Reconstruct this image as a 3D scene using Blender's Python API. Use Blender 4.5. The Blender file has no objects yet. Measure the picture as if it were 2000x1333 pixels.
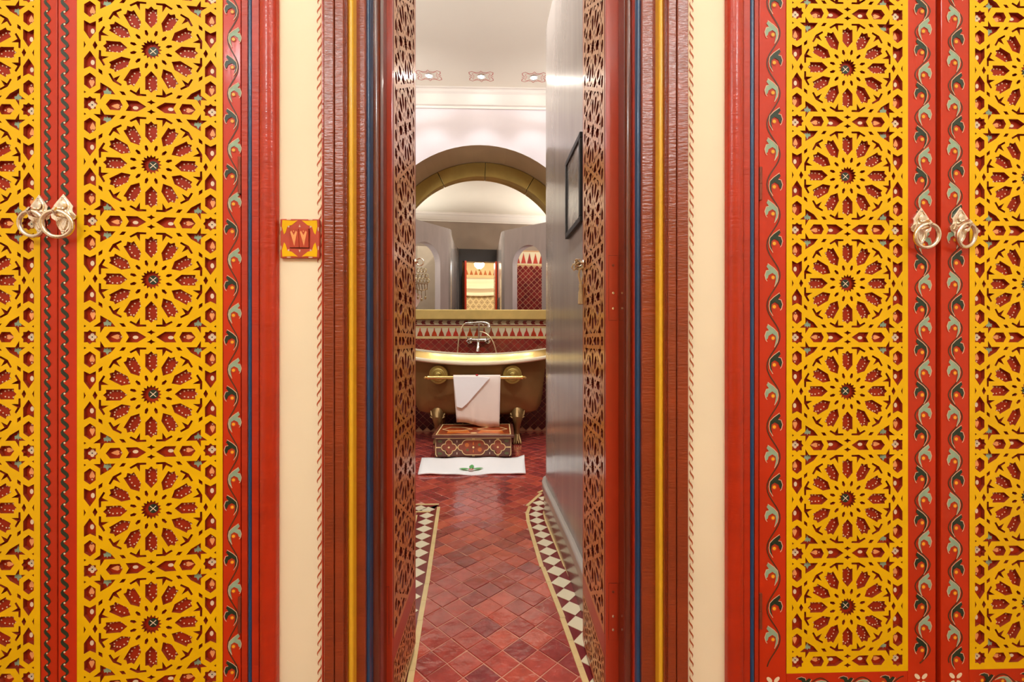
import bpy, math, random
from mathutils import Vector, Matrix
from mathutils.geometry import delaunay_2d_cdt
from math import sin, cos, pi, radians, atan, atan2, sqrt
random.seed(7)
SC = bpy.context.scene
COL = SC.collection

# ------------------------------------------------------------------ camera
# wall with the cupboards = plane Y 0, camera one metre in front of it, one metre high
F = 860.0
TH = atan(25 / F)
cam_d = bpy.data.cameras.new('camera')
cam_d.sensor_width = 36
cam_d.lens = F / 2000 * 36
cam_d.clip_start = 0.02
cam = bpy.data.objects.new('camera', cam_d)
cam.location = (0, -1, 1)
cam.rotation_euler = (pi / 2, 0, -TH)
COL.objects.link(cam)
SC.camera = cam

# ------------------------------------------------------------------ world, exposure, lights
W = bpy.data.worlds.new('World')
SC.world = W
W.use_nodes = True
W.node_tree.nodes['Background'].inputs[0].default_value = (1.0, 0.86, 0.7, 1)
W.node_tree.nodes['Background'].inputs[1].default_value = 0.05
SC.view_settings.view_transform = 'Standard'
SC.view_settings.look = 'None'
SC.view_settings.exposure = 0.0
SC.view_settings.gamma = 1.0
SC.view_settings.use_curve_mapping = False
SC.cycles.use_denoising = True
SC.cycles.sample_clamp_indirect = 6.0
SC.cycles.caustics_reflective = False
SC.cycles.caustics_refractive = False
SC.cycles.max_bounces = 10
SC.cycles.diffuse_bounces = 5
SC.cycles.glossy_bounces = 6

HALL_WARM = (0.92, 1.0, 1.01)
BATH_WHITE = (0.95, 0.98, 1.0)


def point_light(name, loc, power, col, radius=0.06):
    d = bpy.data.lights.new(name, 'POINT')
    d.energy = power
    d.color = col
    d.shadow_soft_size = radius
    o = bpy.data.objects.new(name, d)
    o.location = loc
    COL.objects.link(o)
    return o


def spot_light(name, loc, power, col, radius=0.03, angle=120, blend=0.8):
    d = bpy.data.lights.new(name, 'SPOT')
    d.energy = power
    d.color = col
    d.shadow_soft_size = radius
    d.spot_size = radians(angle)
    d.spot_blend = blend
    o = bpy.data.objects.new(name, d)
    o.location = loc
    COL.objects.link(o)
    return o


# the hall's own lamps: two wall brackets behind the camera and the pendant the mirror shows
point_light('hall_lamp_light', (-1.2, -2.0, 2.75), 44, HALL_WARM, 0.09)
point_light('hall_lamp_light', (1.12, -2.0, 2.85), 44, HALL_WARM, 0.09)
point_light('hall_pendant_light', (0.09, -1.75, 2.86), 40, HALL_WARM, 0.10)
# the bathroom's row of ceiling spots, and an added fill spot over the passage
SPOT_X = (-1.16, -0.655, -0.168, 0.325, 0.82)
for sx_ in SPOT_X:
    spot_light('ceiling_spot_light', (sx_, 3.13, 3.44), 9, BATH_WHITE, 0.035, 92, 0.5)
spot_light('passage_fill_spot', (-0.08, 1.25, 3.44), 200, BATH_WHITE, 0.035, 118, 0.9)
# added fill lamps beside the bath, out of view left and right
point_light('bath_fill_light', (-1.75, 2.35, 2.35), 27, BATH_WHITE, 0.08)
point_light('bath_fill_light', (1.42, 2.35, 2.35), 27, BATH_WHITE, 0.08)
# added uplights hidden in the two cubicles to brighten the ceiling
for ux_ in (1.55, -1.8):
    spot_light('cubicle_fill_uplight', (ux_, 1.0, 2.40), 100, BATH_WHITE, 0.05, 165, 0.6).rotation_euler = (2.75, 0, 0)
spot_light('shower_fill_spot', (1.15, 1.1, 3.40), 45, BATH_WHITE, 0.035, 150, 0.9)  # added fill above the shower, out of view
spot_light('toilet_fill_spot', (-1.35, 1.1, 3.40), 45, BATH_WHITE, 0.035, 150, 0.9)  # likewise added fill, above the toilet


# ------------------------------------------------------------------ projection helpers (only for measuring positions)
def ray(px, py):
    u = (px - 1000) / F
    v = (666.5 - py) / F
    return (u * cos(TH) + sin(TH), cos(TH) - u * sin(TH), v)


def onY(px, py, Y):
    d = ray(px, py)
    t = (Y + 1) / d[1]
    return Vector((d[0] * t, Y, 1 + d[2] * t))


def xY(px, Y=0.0):
    return onY(px, 666.5, Y).x


def zY(px, py, Y=0.0):
    return onY(px, py, Y).z


# ------------------------------------------------------------------ materials
def lin(c):
    c = c / 255.0
    return c / 12.92 if c <= 0.04045 else ((c + 0.055) / 1.055) ** 2.4


def rgb(c):
    return (lin(c[0]), lin(c[1]), lin(c[2]), 1)


MATS = {}


def M(name, col, rough=0.5, metal=0.0, coat=0.0, var=0.0, vscale=6.0, bump=0.0, bscale=40.0,
      stretch=(1, 1, 1), emit=0.0, aniso=0.0, islands=None, spec=0.5, sheen=0.0):
    if name in MATS:
        return MATS[name]
    m = bpy.data.materials.new(name)
    m.use_nodes = True
    nt = m.node_tree
    b = nt.nodes['Principled BSDF']
    b.inputs['Roughness'].default_value = rough
    b.inputs['Metallic'].default_value = metal
    b.inputs['Coat Weight'].default_value = coat
    b.inputs['Coat Roughness'].default_value = 0.12
    b.inputs['Specular IOR Level'].default_value = spec
    b.inputs['Anisotropic'].default_value = aniso
    b.inputs['Sheen Weight'].default_value = sheen
    b.inputs['Base Color'].default_value = rgb(col)
    m.diffuse_color = rgb(col)
    tc = nt.nodes.new('ShaderNodeTexCoord')
    mp = nt.nodes.new('ShaderNodeMapping')
    mp.inputs['Scale'].default_value = stretch
    nt.links.new(tc.outputs['Object'], mp.inputs['Vector'])
    if var > 0:
        nz = nt.nodes.new('ShaderNodeTexNoise')
        nz.inputs['Scale'].default_value = vscale
        nz.inputs['Detail'].default_value = 5
        nt.links.new(mp.outputs[0], nz.inputs['Vector'])
        mr = nt.nodes.new('ShaderNodeMapRange')
        mr.inputs['From Min'].default_value = 0.3
        mr.inputs['From Max'].default_value = 0.7
        mr.inputs['To Min'].default_value = 1 - var
        mr.inputs['To Max'].default_value = 1 + var
        nt.links.new(nz.outputs[0], mr.inputs['Value'])
        hs = nt.nodes.new('ShaderNodeHueSaturation')
        hs.inputs['Color'].default_value = rgb(col)
        nt.links.new(mr.outputs[0], hs.inputs['Value'])
        nt.links.new(hs.outputs[0], b.inputs['Base Color'])
    if islands:
        oi = nt.nodes.new('ShaderNodeObjectInfo')
        ge = nt.nodes.new('ShaderNodeNewGeometry')
        ad = nt.nodes.new('ShaderNodeMath')
        ad.operation = 'ADD'
        nt.links.new(oi.outputs['Random'], ad.inputs[0])
        nt.links.new(ge.outputs['Random Per Island'], ad.inputs[1])
        fr = nt.nodes.new('ShaderNodeMath')
        fr.operation = 'FRACT'
        nt.links.new(ad.outputs[0], fr.inputs[0])
        cr = nt.nodes.new('ShaderNodeValToRGB')
        els = cr.color_ramp.elements
        while len(els) < len(islands):
            els.new(0.5)
        for i, cc in enumerate(islands):
            els[i].position = i / (len(islands) - 1)
            els[i].color = rgb(cc)
        nt.links.new(fr.outputs[0], cr.inputs[0])
        nz = nt.nodes.new('ShaderNodeTexNoise')
        nz.inputs['Scale'].default_value = 22
        nz.inputs['Detail'].default_value = 4
        geo_p = nt.nodes.new('ShaderNodeNewGeometry')
        nt.links.new(geo_p.outputs['Position'], nz.inputs['Vector'])
        mr = nt.nodes.new('ShaderNodeMapRange')
        mr.inputs['From Min'].default_value = 0.3
        mr.inputs['From Max'].default_value = 0.7
        mr.inputs['To Min'].default_value = 0.82
        mr.inputs['To Max'].default_value = 1.18
        nt.links.new(nz.outputs[0], mr.inputs['Value'])
        hs = nt.nodes.new('ShaderNodeHueSaturation')
        nt.links.new(cr.outputs[0], hs.inputs['Color'])
        nt.links.new(mr.outputs[0], hs.inputs['Value'])
        nt.links.new(hs.outputs[0], b.inputs['Base Color'])
    if bump > 0:
        nb = nt.nodes.new('ShaderNodeTexNoise')
        nb.inputs['Scale'].default_value = bscale
        nb.inputs['Detail'].default_value = 4
        if islands:
            nt.links.new(geo_p.outputs['Position'], nb.inputs['Vector'])
        else:
            nt.links.new(mp.outputs[0], nb.inputs['Vector'])
        bp = nt.nodes.new('ShaderNodeBump')
        bp.inputs['Strength'].default_value = bump
        bp.inputs['Distance'].default_value = 0.004
        nt.links.new(nb.outputs[0], bp.inputs['Height'])
        nt.links.new(bp.outputs[0], b.inputs['Normal'])
        if coat > 0:
            nt.links.new(bp.outputs[0], b.inputs['Coat Normal'])
    if emit > 0:
        b.inputs['Emission Color'].default_value = rgb(col)
        b.inputs['Emission Strength'].default_value = emit
    MATS[name] = m
    return m


RED = M('red_enamel', (196, 46, 2), 0.42, coat=0.12, spec=0.35, var=0.10, vscale=7, bump=0.10, bscale=26, stretch=(1, 1, 0.35))
REDB = M('red_frame_enamel', (180, 40, 2), 0.34, coat=0.3, spec=0.4, var=0.10, vscale=9, bump=0.22, bscale=60, stretch=(0.5, 0.5, 2.2))
BROWNRED = M('brown_red_varnish', (138, 52, 16), 0.34, coat=0.6, spec=0.45, var=0.16, vscale=6, bump=0.4, bscale=85, stretch=(0.5, 0.5, 2.4))
DARKRED = M('dark_red_ground', (164, 42, 6), 0.55, spec=0.3, var=0.08, vscale=20)
CUTRED = M('cut_edge_red', (152, 48, 22), 0.6)
YELLOW = M('yellow_fret_paint', (242, 190, 1), 0.45, coat=0.04, spec=0.2, var=0.07, vscale=5, bump=0.05, bscale=60)
YBEAD = M('yellow_bead_paint', (240, 186, 40), 0.35, coat=0.3, var=0.05, vscale=12, bump=0.05)
BLUE = M('blue_bead_paint', (12, 66, 112), 0.3, coat=0.4, var=0.15, vscale=14, bump=0.1, bscale=40)
LEAFFRET = M('door_fret_varnish', (212, 134, 40), 0.30, coat=0.45, var=0.10, vscale=8, bump=0.05)
LEAFCUT = M('door_fret_cut', (104, 30, 14), 0.55)
LEAFRED = M('door_leaf_red', (178, 50, 18), 0.34, coat=0.35, var=0.12, vscale=6, bump=0.1, stretch=(1, 1, 0.25))
GROOVE = M('groove_dark', (50, 12, 8), 0.7)
PLASTER = M('cream_plaster', (252, 240, 212), 0.75, var=0.035, vscale=3.5, bump=0.10, bscale=14)
PAINT_RED = M('painted_red_line', (188, 84, 40), 0.6)
P_GREEN = M('painted_dark_green', (28, 50, 32), 0.42, var=0.2, vscale=60)
P_MINT = M('painted_mint', (150, 178, 152), 0.5, var=0.12, vscale=60)
P_WHITE = M('painted_white', (246, 226, 196), 0.5)
P_PEACH = M('painted_peach', (250, 170, 106), 0.5, var=0.1, vscale=90)
P_ORANGE = M('painted_orange', (255, 172, 20), 0.4)
P_STEM = M('painted_brown_stem', (84, 44, 20), 0.5)
P_SILVER = M('painted_light_outline', (226, 190, 160), 0.5)
SILVER = M('silver_handle', (240, 230, 214), 0.22, metal=1.0, var=0.1, vscale=50, bump=0.25, bscale=120)
IRON = M('old_hinge', (140, 62, 40), 0.4, metal=0.2, var=0.2, vscale=40)
GREY = M('grey_tadelakt', (150, 138, 130), 0.24, coat=0.35, var=0.12, vscale=5, bump=0.06, bscale=9, stretch=(2.5, 2.5, 0.35))
GREYF = M('pale_grey_tadelakt', (196, 186, 184), 0.35, coat=0.2, var=0.08, vscale=4, stretch=(2.5, 2.5, 0.5))
GREYW = M('grey_wall_tadelakt', (150, 132, 116), 0.4, var=0.10, vscale=3, bump=0.05, bscale=9)
BATHW = M('bath_wall_paint', (226, 218, 222), 0.7, var=0.02, vscale=3)
WHITEP = M('white_plaster', (240, 232, 222), 0.7, var=0.02, vscale=3)
CEILP = M('ceiling_paint', (240, 232, 214), 0.8, var=0.015, vscale=2)
TAN = M('tan_soffit_tadelakt', (214, 186, 142), 0.4, var=0.06, vscale=4)
BRASS = M('brass_sheet', (186, 162, 92), 0.42, metal=0.85, var=0.08, vscale=8, bump=0.05, bscale=30)
BRASS_RIM = M('polished_brass_rim', (238, 206, 130), 0.24, metal=0.9, var=0.05, vscale=10)
BRONZE = M('bronze_tub', (150, 116, 70), 0.42, metal=0.65, var=0.16, vscale=3.5, bump=0.05, bscale=30)
CHROME = M('chrome', (240, 240, 236), 0.16, metal=1.0)
HOSE = M('shower_hose', (232, 205, 160), 0.3, metal=0.6)
MIRROR = M('mirror_silver', (236, 232, 224), 0.01, metal=1.0)
COTTON = M('white_cotton', (252, 250, 247), 0.85, bump=0.3, bscale=260, sheen=0.3)
COTTON_IN = M('white_cotton_lining', (242, 226, 212), 0.85, bump=0.2, bscale=260, sheen=0.3)
BLACKF = M('black_picture_frame', (22, 20, 20), 0.5)
ZELL = M('red_zellige', (150, 50, 42), 0.13, coat=0.7, bump=0.8, bscale=15,
         islands=[(146, 56, 54), (176, 74, 62), (156, 62, 58), (192, 84, 66), (166, 68, 60), (134, 56, 58), (182, 78, 66)])
ZELLW = M('wall_zellige_red', (140, 34, 26), 0.2, coat=0.5, bump=0.12, bscale=24,
          islands=[(112, 24, 22), (150, 40, 30), (130, 32, 28), (166, 46, 30)])
ZELLT = M('triangle_zellige_red', (186, 56, 24), 0.2, coat=0.4,
          islands=[(160, 34, 20), (206, 72, 20), (150, 34, 26), (214, 60, 44), (186, 60, 20)])
ZCREAM = M('cream_zellige', (236, 222, 186), 0.2, coat=0.5, bump=0.1, bscale=30)
ZGOLD = M('straw_zellige', (226, 196, 136), 0.22, coat=0.4, bump=0.1, bscale=30, var=0.08, vscale=20)
ZPLUM = M('plum_zellige', (122, 40, 44), 0.18, coat=0.4, bump=0.1, bscale=30)
GROUT = M('grout', (206, 160, 120), 0.85)
GROUTD = M('dark_grout', (196, 136, 112), 0.85)
SKIRT = M('brown_skirting_tile', (112, 54, 40), 0.22, coat=0.4, bump=0.15, bscale=20, islands=[(96, 44, 34), (132, 70, 52), (110, 52, 42)])


# ------------------------------------------------------------------ mesh builder
class MB:
    def __init__(s):
        s.v, s.f, s.m, s.mats = [], [], [], []

    def mi(s, mat):
        if mat not in s.mats:
            s.mats.append(mat)
        return s.mats.index(mat)

    def add(s, verts, faces, mat):
        o = len(s.v)
        k = s.mi(mat)
        s.v += [tuple(p) for p in verts]
        for f in faces:
            s.f.append(tuple(i + o for i in f))
            s.m.append(k)

    def box(s, x0, x1, y0, y1, z0, z1, mat):
        s.add([(x0, y0, z0), (x1, y0, z0), (x1, y1, z0), (x0, y1, z0), (x0, y0, z1), (x1, y0, z1), (x1, y1, z1), (x0, y1, z1)],
              [(0, 3, 2, 1), (4, 5, 6, 7), (0, 1, 5, 4), (1, 2, 6, 5), (2, 3, 7, 6), (3, 0, 4, 7)], mat)

    def prism(s, pts, fn, h0, h1, mat, cap0=True, cap1=True):
        # pts counter-clockwise, fn(x, y, h) -> 3D with h0 -> h1 along the outward normal of the caps
        n = len(pts)
        vs = [fn(p[0], p[1], h0) for p in pts] + [fn(p[0], p[1], h1) for p in pts]
        fs = [(i, (i + 1) % n, n + (i + 1) % n, n + i) for i in range(n)]
        if cap1:
            fs.append(tuple(range(n, 2 * n)))
        if cap0:
            fs.append(tuple(range(n - 1, -1, -1)))
        s.add(vs, fs, mat)

    def tube(s, path, r, mat, n=8, closed=False, taper=None):
        path = [Vector(p) for p in path]
        m = len(path)
        vs, fs = [], []
        up = None
        for i, p in enumerate(path):
            a = path[(i - 1) % m] if (closed or i > 0) else p
            b = path[(i + 1) % m] if (closed or i < m - 1) else p
            t = (b - a).normalized()
            if up is None:
                up = Vector((0, 0, 1)) if abs(t.z) < 0.9 else Vector((0, 1, 0))
            x = t.cross(up)
            if x.length < 1e-6:
                x = t.orthogonal()
            x.normalize()
            y = x.cross(t).normalized()
            up = y
            rr = r if taper is None else r * taper[i]
            for k in range(n):
                an = 2 * pi * k / n
                vs.append(p + x * (rr * cos(an)) + y * (rr * sin(an)))
        seg = m if closed else m - 1
        for i in range(seg):
            j = (i + 1) % m
            for k in range(n):
                l = (k + 1) % n
                fs.append((i * n + k, i * n + l, j * n + l, j * n + k))
        if not closed:
            fs.append(tuple(range(n - 1, -1, -1)))
            fs.append(tuple((m - 1) * n + k for k in range(n)))
        s.add(vs, fs, mat)

    def lathe(s, prof, fn, mat, n=24):
        # prof [(r, h)], fn(x, y, h) -> 3D
        vs, fs = [], []
        for r, h in prof:
            for k in range(n):
                a = 2 * pi * k / n
                vs.append(fn(r * cos(a), r * sin(a), h))
        for i in range(len(prof) - 1):
            for k in range(n):
                l = (k + 1) % n
                fs.append((i * n + k, i * n + l, (i + 1) * n + l, (i + 1) * n + k))
        fs.append(tuple(range(n - 1, -1, -1)))
        fs.append(tuple((len(prof) - 1) * n + k for k in range(n)))
        s.add(vs, fs, mat)

    def flat(s, pts, fn, h, mat):
        s.add([fn(p[0], p[1], h) for p in pts], [tuple(range(len(pts)))], mat)

    def disc(s, x, y, r, fn, h, mat, n=8, ry=None):
        ry = r if ry is None else ry
        s.flat([(x + r * cos(2 * pi * k / n), y + ry * sin(2 * pi * k / n)) for k in range(n)], fn, h, mat)

    def ribbon(s, path, w, fn, h, mat, taper=False, closed=False):
        m = len(path)
        L, R = [], []
        for i, p in enumerate(path):
            a = path[(i - 1) % m] if (closed or i > 0) else p
            b = path[(i + 1) % m] if (closed or i < m - 1) else p
            dx, dy = b[0] - a[0], b[1] - a[1]
            l = sqrt(dx * dx + dy * dy) or 1
            ww = w / 2
            if taper:
                ww *= max(0.15, sin(pi * (i + 0.35) / (m - 0.3)))
            L.append((p[0] - dy / l * ww, p[1] + dx / l * ww))
            R.append((p[0] + dy / l * ww, p[1] - dx / l * ww))
        vs = [fn(q[0], q[1], h) for q in L] + [fn(q[0], q[1], h) for q in R]
        fs = [(m + i, m + (i + 1) % m, (i + 1) % m, i) for i in range(m if closed else m - 1)]
        s.add(vs, fs, mat)

    def mesh(s, name, smooth=False):
        me = bpy.data.meshes.new(name)
        me.from_pydata(s.v, [], s.f)
        for m in s.mats:
            me.materials.append(m)
        me.polygons.foreach_set('material_index', s.m)
        if smooth:
            me.polygons.foreach_set('use_smooth', [True] * len(s.f))
            me.set_sharp_from_angle(angle=radians(40))
        me.update()
        return me

    def build(s, name, parent=None, smooth=False, loc=(0, 0, 0), rot=(0, 0, 0), bevel=0):
        return put(name, s.mesh(name, smooth), parent, loc, rot, bevel)


def put(name, me, parent=None, loc=(0, 0, 0), rot=(0, 0, 0), bevel=0):
    o = bpy.data.objects.new(name, me)
    COL.objects.link(o)
    o.location = loc
    o.rotation_euler = rot
    if parent:
        o.parent = parent
    if bevel:
        md = o.modifiers.new('bevel', 'BEVEL')
        md.width = bevel
        md.segments = 2
        md.limit_method = 'ANGLE'
        md.angle_limit = radians(40)
    return o


def tag(o, label=None, cat=None, group=None, kind=None):
    if label:
        o['label'] = label
    if cat:
        o['category'] = cat
    if group:
        o['group'] = group
    if kind:
        o['kind'] = kind
    return o


def empty(name, loc, rz=0):
    o = bpy.data.objects.new(name, None)
    o.empty_display_size = 0.1
    o.location = loc
    o.rotation_euler = (0, 0, rz)
    COL.objects.link(o)
    return o


def FRONT(x, y, h):      # flat paint on a face that looks to -Y: h is how far it stands proud
    return (x, -h, y)


def UP(x, y, h):
    return (x, y, h)


def ccw(poly):
    a = sum(p[0] * q[1] - q[0] * p[1] for p, q in zip(poly, poly[1:] + poly[:1]))
    return list(poly) if a > 0 else list(poly)[::-1]


def fret(name, outer, holes, thick, m_front, m_side, back=False):
    """A board with holes cut through, front at y 0 looking to -Y, back at y thick (x, z as drawn)."""
    polys = [ccw(outer)] + [ccw(h) for h in holes]
    vs, fs = [], []
    for p in polys:
        fs.append(list(range(len(vs), len(vs) + len(p))))
        vs += [Vector((a, b)) for a, b in p]
    ov, oe, of, _, _, orig = delaunay_2d_cdt(vs, [], fs, 1, 1e-8, True)
    mb = MB()
    keep = [f for f, o in zip(of, orig) if list(o) == [0]]
    mb.add([(p.x, 0, p.y) for p in ov], [tuple(f) for f in keep], m_front)
    if back:
        mb.add([(p.x, thick, p.y) for p in ov], [tuple(f)[::-1] for f in keep], m_front)
    for k, p in enumerate(polys):
        n = len(p)
        w = [(i, (i + 1) % n, n + (i + 1) % n, n + i) for i in range(n)]
        if k == 0:
            w = [f[::-1] for f in w]
        mb.add([(a, 0, b) for a, b in p] + [(a, thick, b) for a, b in p], w, m_side)
    return mb.mesh(name)


# ------------------------------------------------------------------ the star fretwork
TU = 1083.0                       # drawing units per repeat
PW, PC, PE = 624, 567, 115        # half panel width, half width of the cut field, margin past an end row


def rot2(p, a):
    return (p[0] * cos(a) - p[1] * sin(a), p[0] * sin(a) + p[1] * cos(a))


def mirrored(poly, mx=True, my=True):
    out = [poly]
    if mx:
        out += [[(-x, y) for x, y in reversed(q)] for q in list(out)]
    if my:
        out += [[(x, -y) for x, y in reversed(q)] for q in list(out)]
    return out


PETAL = [(0, 203), (51, 262), (51, 384), (26, 380), (0, 407), (-26, 380), (-51, 384), (-51, 262)]


def tile_holes():
    H = []
    for k in range(12):
        a = k * pi / 6
        H.append([rot2(p, a) for p in PETAL])
        b = a + pi / 12
        H.append([rot2(p, b) for p in [(0, 128), (15, 148), (9, 184), (-9, 184), (-15, 148)]])
        H.append([rot2(p, b) for p in [(0, 372), (17, 434), (68, 421), (75, 438), (0, 460), (-75, 438), (-68, 421), (-17, 434)]])
    H.append([rot2((0, 92 if k % 2 == 0 else 68), k * pi / 16) for k in range(32)])
    H += mirrored([(303, 445), (345, 392), (431, 340), (431, 402), (488, 445), (431, 445), (431, 505), (395, 445)])
    H += mirrored([(213, 445), (233, 414), (272, 412), (246, 445)])
    H += mirrored([(445, 213), (414, 233), (412, 272), (445, 246)])
    cx = 517
    H += mirrored([(cx, 408), (cx - 48, 372), (cx - 48, 296), (cx, 258), (cx + 48, 296), (cx + 48, 372)])
    H += mirrored([(cx - 50, 225), (cx - 50, 128), (cx, 54), (cx + 50, 128), (cx + 50, 225), (cx, 199)])
    H += mirrored([(cx - 42, 40), (cx - 64, 0), (cx - 42, -40), (cx - 22, 0)], True, False)
    H += mirrored([(cx + 50, 34), (cx + 34, 0), (cx + 50, -34)], True, False)
    H += mirrored([(cx + 49, 452), (cx + 30, 440), (cx + 49, 428)])
    return H


def row_holes():
    H = []
    cx = 517
    st = []
    for k in range(16):
        r = 66 if k % 2 == 0 else 52
        if k % 4 == 2:
            r = 70
        p = rot2((0, r), k * pi / 8)
        st.append((min(cx + p[0], cx + 50), p[1]))
    H += mirrored(st, True, False)
    H += mirrored([(385, 0), (348, 49), (268, 49), (243, 0), (268, -49), (348, -49)], True, False)
    H += mirrored([(217, 50), (118, 50), (42, 0), (118, -50), (217, -50), (190, 0)], True, False)
    for s in (1, -1):
        H.append([(-38, s * 45), (-12, s * 45 - 10), (0, s * 45 - 24), (12, s * 45 - 10), (38, s * 45), (12, s * 45 + 10), (0, s * 45 + 24), (-12, s * 45 + 10)])
    return H


TH_, RH_ = tile_holes(), row_holes()


def star_panel(name, u, n, thick, m1, m2):
    """n repeats high, origin at the middle of the lowest end row, x centred."""
    H = []
    for k in range(n):
        H += [[(x * u, (y + (k + 0.5) * TU) * u) for x, y in q] for q in TH_]
    for k in range(n + 1):
        H += [[(x * u, (y + k * TU) * u) for x, y in q] for q in RH_]
    outer = [(-PW * u, -PE * u), (PW * u, -PE * u), (PW * u, (n * TU + PE) * u), (-PW * u, (n * TU + PE) * u)]
    return fret(name, outer, H, thick, m1, m2)


def star_paint(name, u, n):
    mb = MB()
    h = 0.0006
    rnd = random.Random(3)

    def D(x, y, r, m, ry=None, hh=h, nn=6):
        mb.disc(x * u, y * u, r * u, FRONT, hh, m, nn, None if ry is None else ry * u)

    for k in range(n):
        cy = (k + 0.5) * TU
        for j in range(12):
            a = j * pi / 6
            for p in [(0, 238), (26, 272), (-26, 272), (33, 308), (-33, 308), (33, 344), (-33, 344), (22, 368), (-22, 368), (0, 384)]:
                q = rot2((p[0] + rnd.uniform(-3, 3), p[1] + rnd.uniform(-4, 4)), a)
                D(q[0], cy + q[1], 7.5, P_WHITE)
        D(0, cy, 44, P_GREEN, None, h, 12)
        for a in (0.75, -0.75):
            d = (36 * cos(a) * u, 36 * sin(a) * u)
            mb.ribbon([(-d[0], cy * u - d[1]), (d[0], cy * u + d[1])], 7 * u, FRONT, h * 1.8, P_WHITE)
        for sx in (1, -1):
            for sy in (1, -1):
                gx, gy = sx * 392, cy + sy * 412
                pts = [(-36, -8), (-14, -12), (0, -42), (14, -12), (34, -10), (26, 24), (8, 16), (0, 34), (-10, 16), (-30, 26)]
                pts = [((gx + px * sx) * u, (gy + py * sy) * u) for px, py in pts]
                if sx * sy < 0:
                    pts.reverse()
                mb.flat(pts, FRONT, h, P_MINT)
                # peach drop and its dot in the hexagons, white oval in the arrows
                j = rnd.uniform(-6, 6)
                hx, hy = sx * 517 + j, cy + sy * 333
                dr = [(0, 48), (14, 22), (24, -6), (14, -26), (0, -20), (-14, -26), (-24, -6), (-14, 22)]
                pts = [((hx + px) * u, (hy + py * sy) * u) for px, py in dr]
                if sy > 0:
                    pts.reverse()
                mb.flat(pts, FRONT, h, P_PEACH)
                D(hx, hy - sy * 38, 9, P_SILVER)
                D(sx * 517 + rnd.uniform(-5, 5), cy + sy * 146, 17, P_WHITE, 25, h, 10)
    for k in range(n + 1):
        cy = k * TU
        for sx in (1, -1):
            gx = sx * 517
            for a in range(4):
                q = rot2((20, 0), a * pi / 2)
                D(gx + q[0], cy + q[1], 17, P_WHITE, None, h, 8)
            D(gx, cy, 7, P_GREEN, None, h * 1.8)
            dr = [(48, 0), (22, 14), (-6, 24), (-26, 14), (-20, 0), (-26, -14), (-6, -24), (22, -14)]
            j = rnd.uniform(-5, 5)
            pts = [((sx * 312 + sx * px) * u, (cy + py + j) * u) for px, py in dr]
            if sx < 0:
                pts.reverse()
            mb.flat(pts, FRONT, h, P_PEACH)
            D(sx * 312 - sx * 40, cy + j, 9, P_SILVER)
            D(sx * 152, cy + rnd.uniform(-5, 5), 25, P_WHITE, 17, h, 10)
    return mb.mesh(name)


# ------------------------------------------------------------------ painted scrolls
LEAF = [(67, 172), (84, 140), (50, 95), (84, 84), (103, 30), (88, -24), (68, -8), (57, 30), (7, 58), (-33, 30), (-40, -20),
        (-18, -112), (-54, -50), (-64, 10), (-54, 70), (-8, 117)]


def scroll(mb, cx, z0, z1, period, phase, u, amp=95, flip=1, jit=0.0, tr=None, seed=1):
    """Stem of half-turns with a dark leaf on one side and a light one on the other; tr maps (across, along)."""
    rnd = random.Random(seed)
    fn = (lambda x, y, h: FRONT(*(tr(x, y) if tr else (x, y)), h))
    n = max(8, int((z1 - z0) / period * 16))
    path = []
    for i in range(n + 1):
        z = z0 + (z1 - z0) * i / n
        path.append((cx - flip * amp * u * cos(2 * pi * (z - phase) / period), z))
    mb.ribbon(path, 17 * u, fn, 0.0006, P_STEM)
    k0 = math.ceil((z0 - phase) / (period / 2))
    k1 = math.floor((z1 - phase) / (period / 2))
    for k in range(k0, k1 + 1):
        z = phase + k * period / 2 + rnd.uniform(-jit, jit)
        dark = k % 2 == 0
        sg = flip if dark else -flip
        fill, line = (P_GREEN, P_SILVER) if dark else (P_MINT, P_SILVER)
        ox = cx + sg * 8 * u

        def T(p):
            return (ox + sg * p[0] * u, z + p[1] * u)
        pts = [T(p) for p in LEAF]
        # two convex-ish pieces keep the concave leaf clean
        mb.flat(pts if sg < 0 else pts[::-1], fn, 0.0010, fill)
        mb.ribbon([T(p) for p in [(-18, -116), (-57, -52), (-68, 10), (-58, 73), (-10, 122), (69, 178)]], 9 * u, fn, 0.0014, line)
        mb.ribbon([T(p) for p in [(54, 95), (88, 88), (108, 30), (93, -26), (76, -46)]], 9 * u, fn, 0.0014, line)
        mb.disc(ox, z, 34 * u, fn, 0.0008, PAINT_RED, 10)
        mb.disc(ox, z, 22 * u, fn, 0.0013, P_ORANGE, 10)


def flower4(mb, x, z, r, h=0.0012, tr=None):
    fn = (lambda a, b, hh: FRONT(*(tr(a, b) if tr else (a, b)), hh))
    for k in range(4):
        a = pi / 4 + k * pi / 2
        pts = [(x + r * (0.62 * cos(a) + 0.42 * cos(t) * cos(a) - 0.24 * sin(t) * sin(a)),
                z + r * (0.62 * sin(a) + 0.42 * cos(t) * sin(a) + 0.24 * sin(t) * cos(a))) for t in [2 * pi * i / 10 for i in range(10)]]
        mb.flat(pts, fn, h, P_WHITE)


def rope(mb, cx, z0, z1, pitch, w):
    z = z0
    i = 0
    while z < z1:
        pts = []
        for t in range(9):
            q = t / 8
            pts.append((cx + w * sin(2 * pi * q) * 0.75, z + pitch * 1.12 * q))
        mb.ribbon(pts, w * 1.15, FRONT, 0.0008, P_GREEN, taper=True)
        mb.disc(cx, z - pitch * 0.02, w * 0.30, FRONT, 0.0013, P_WHITE, 8)
        z += pitch
        i += 1


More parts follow.
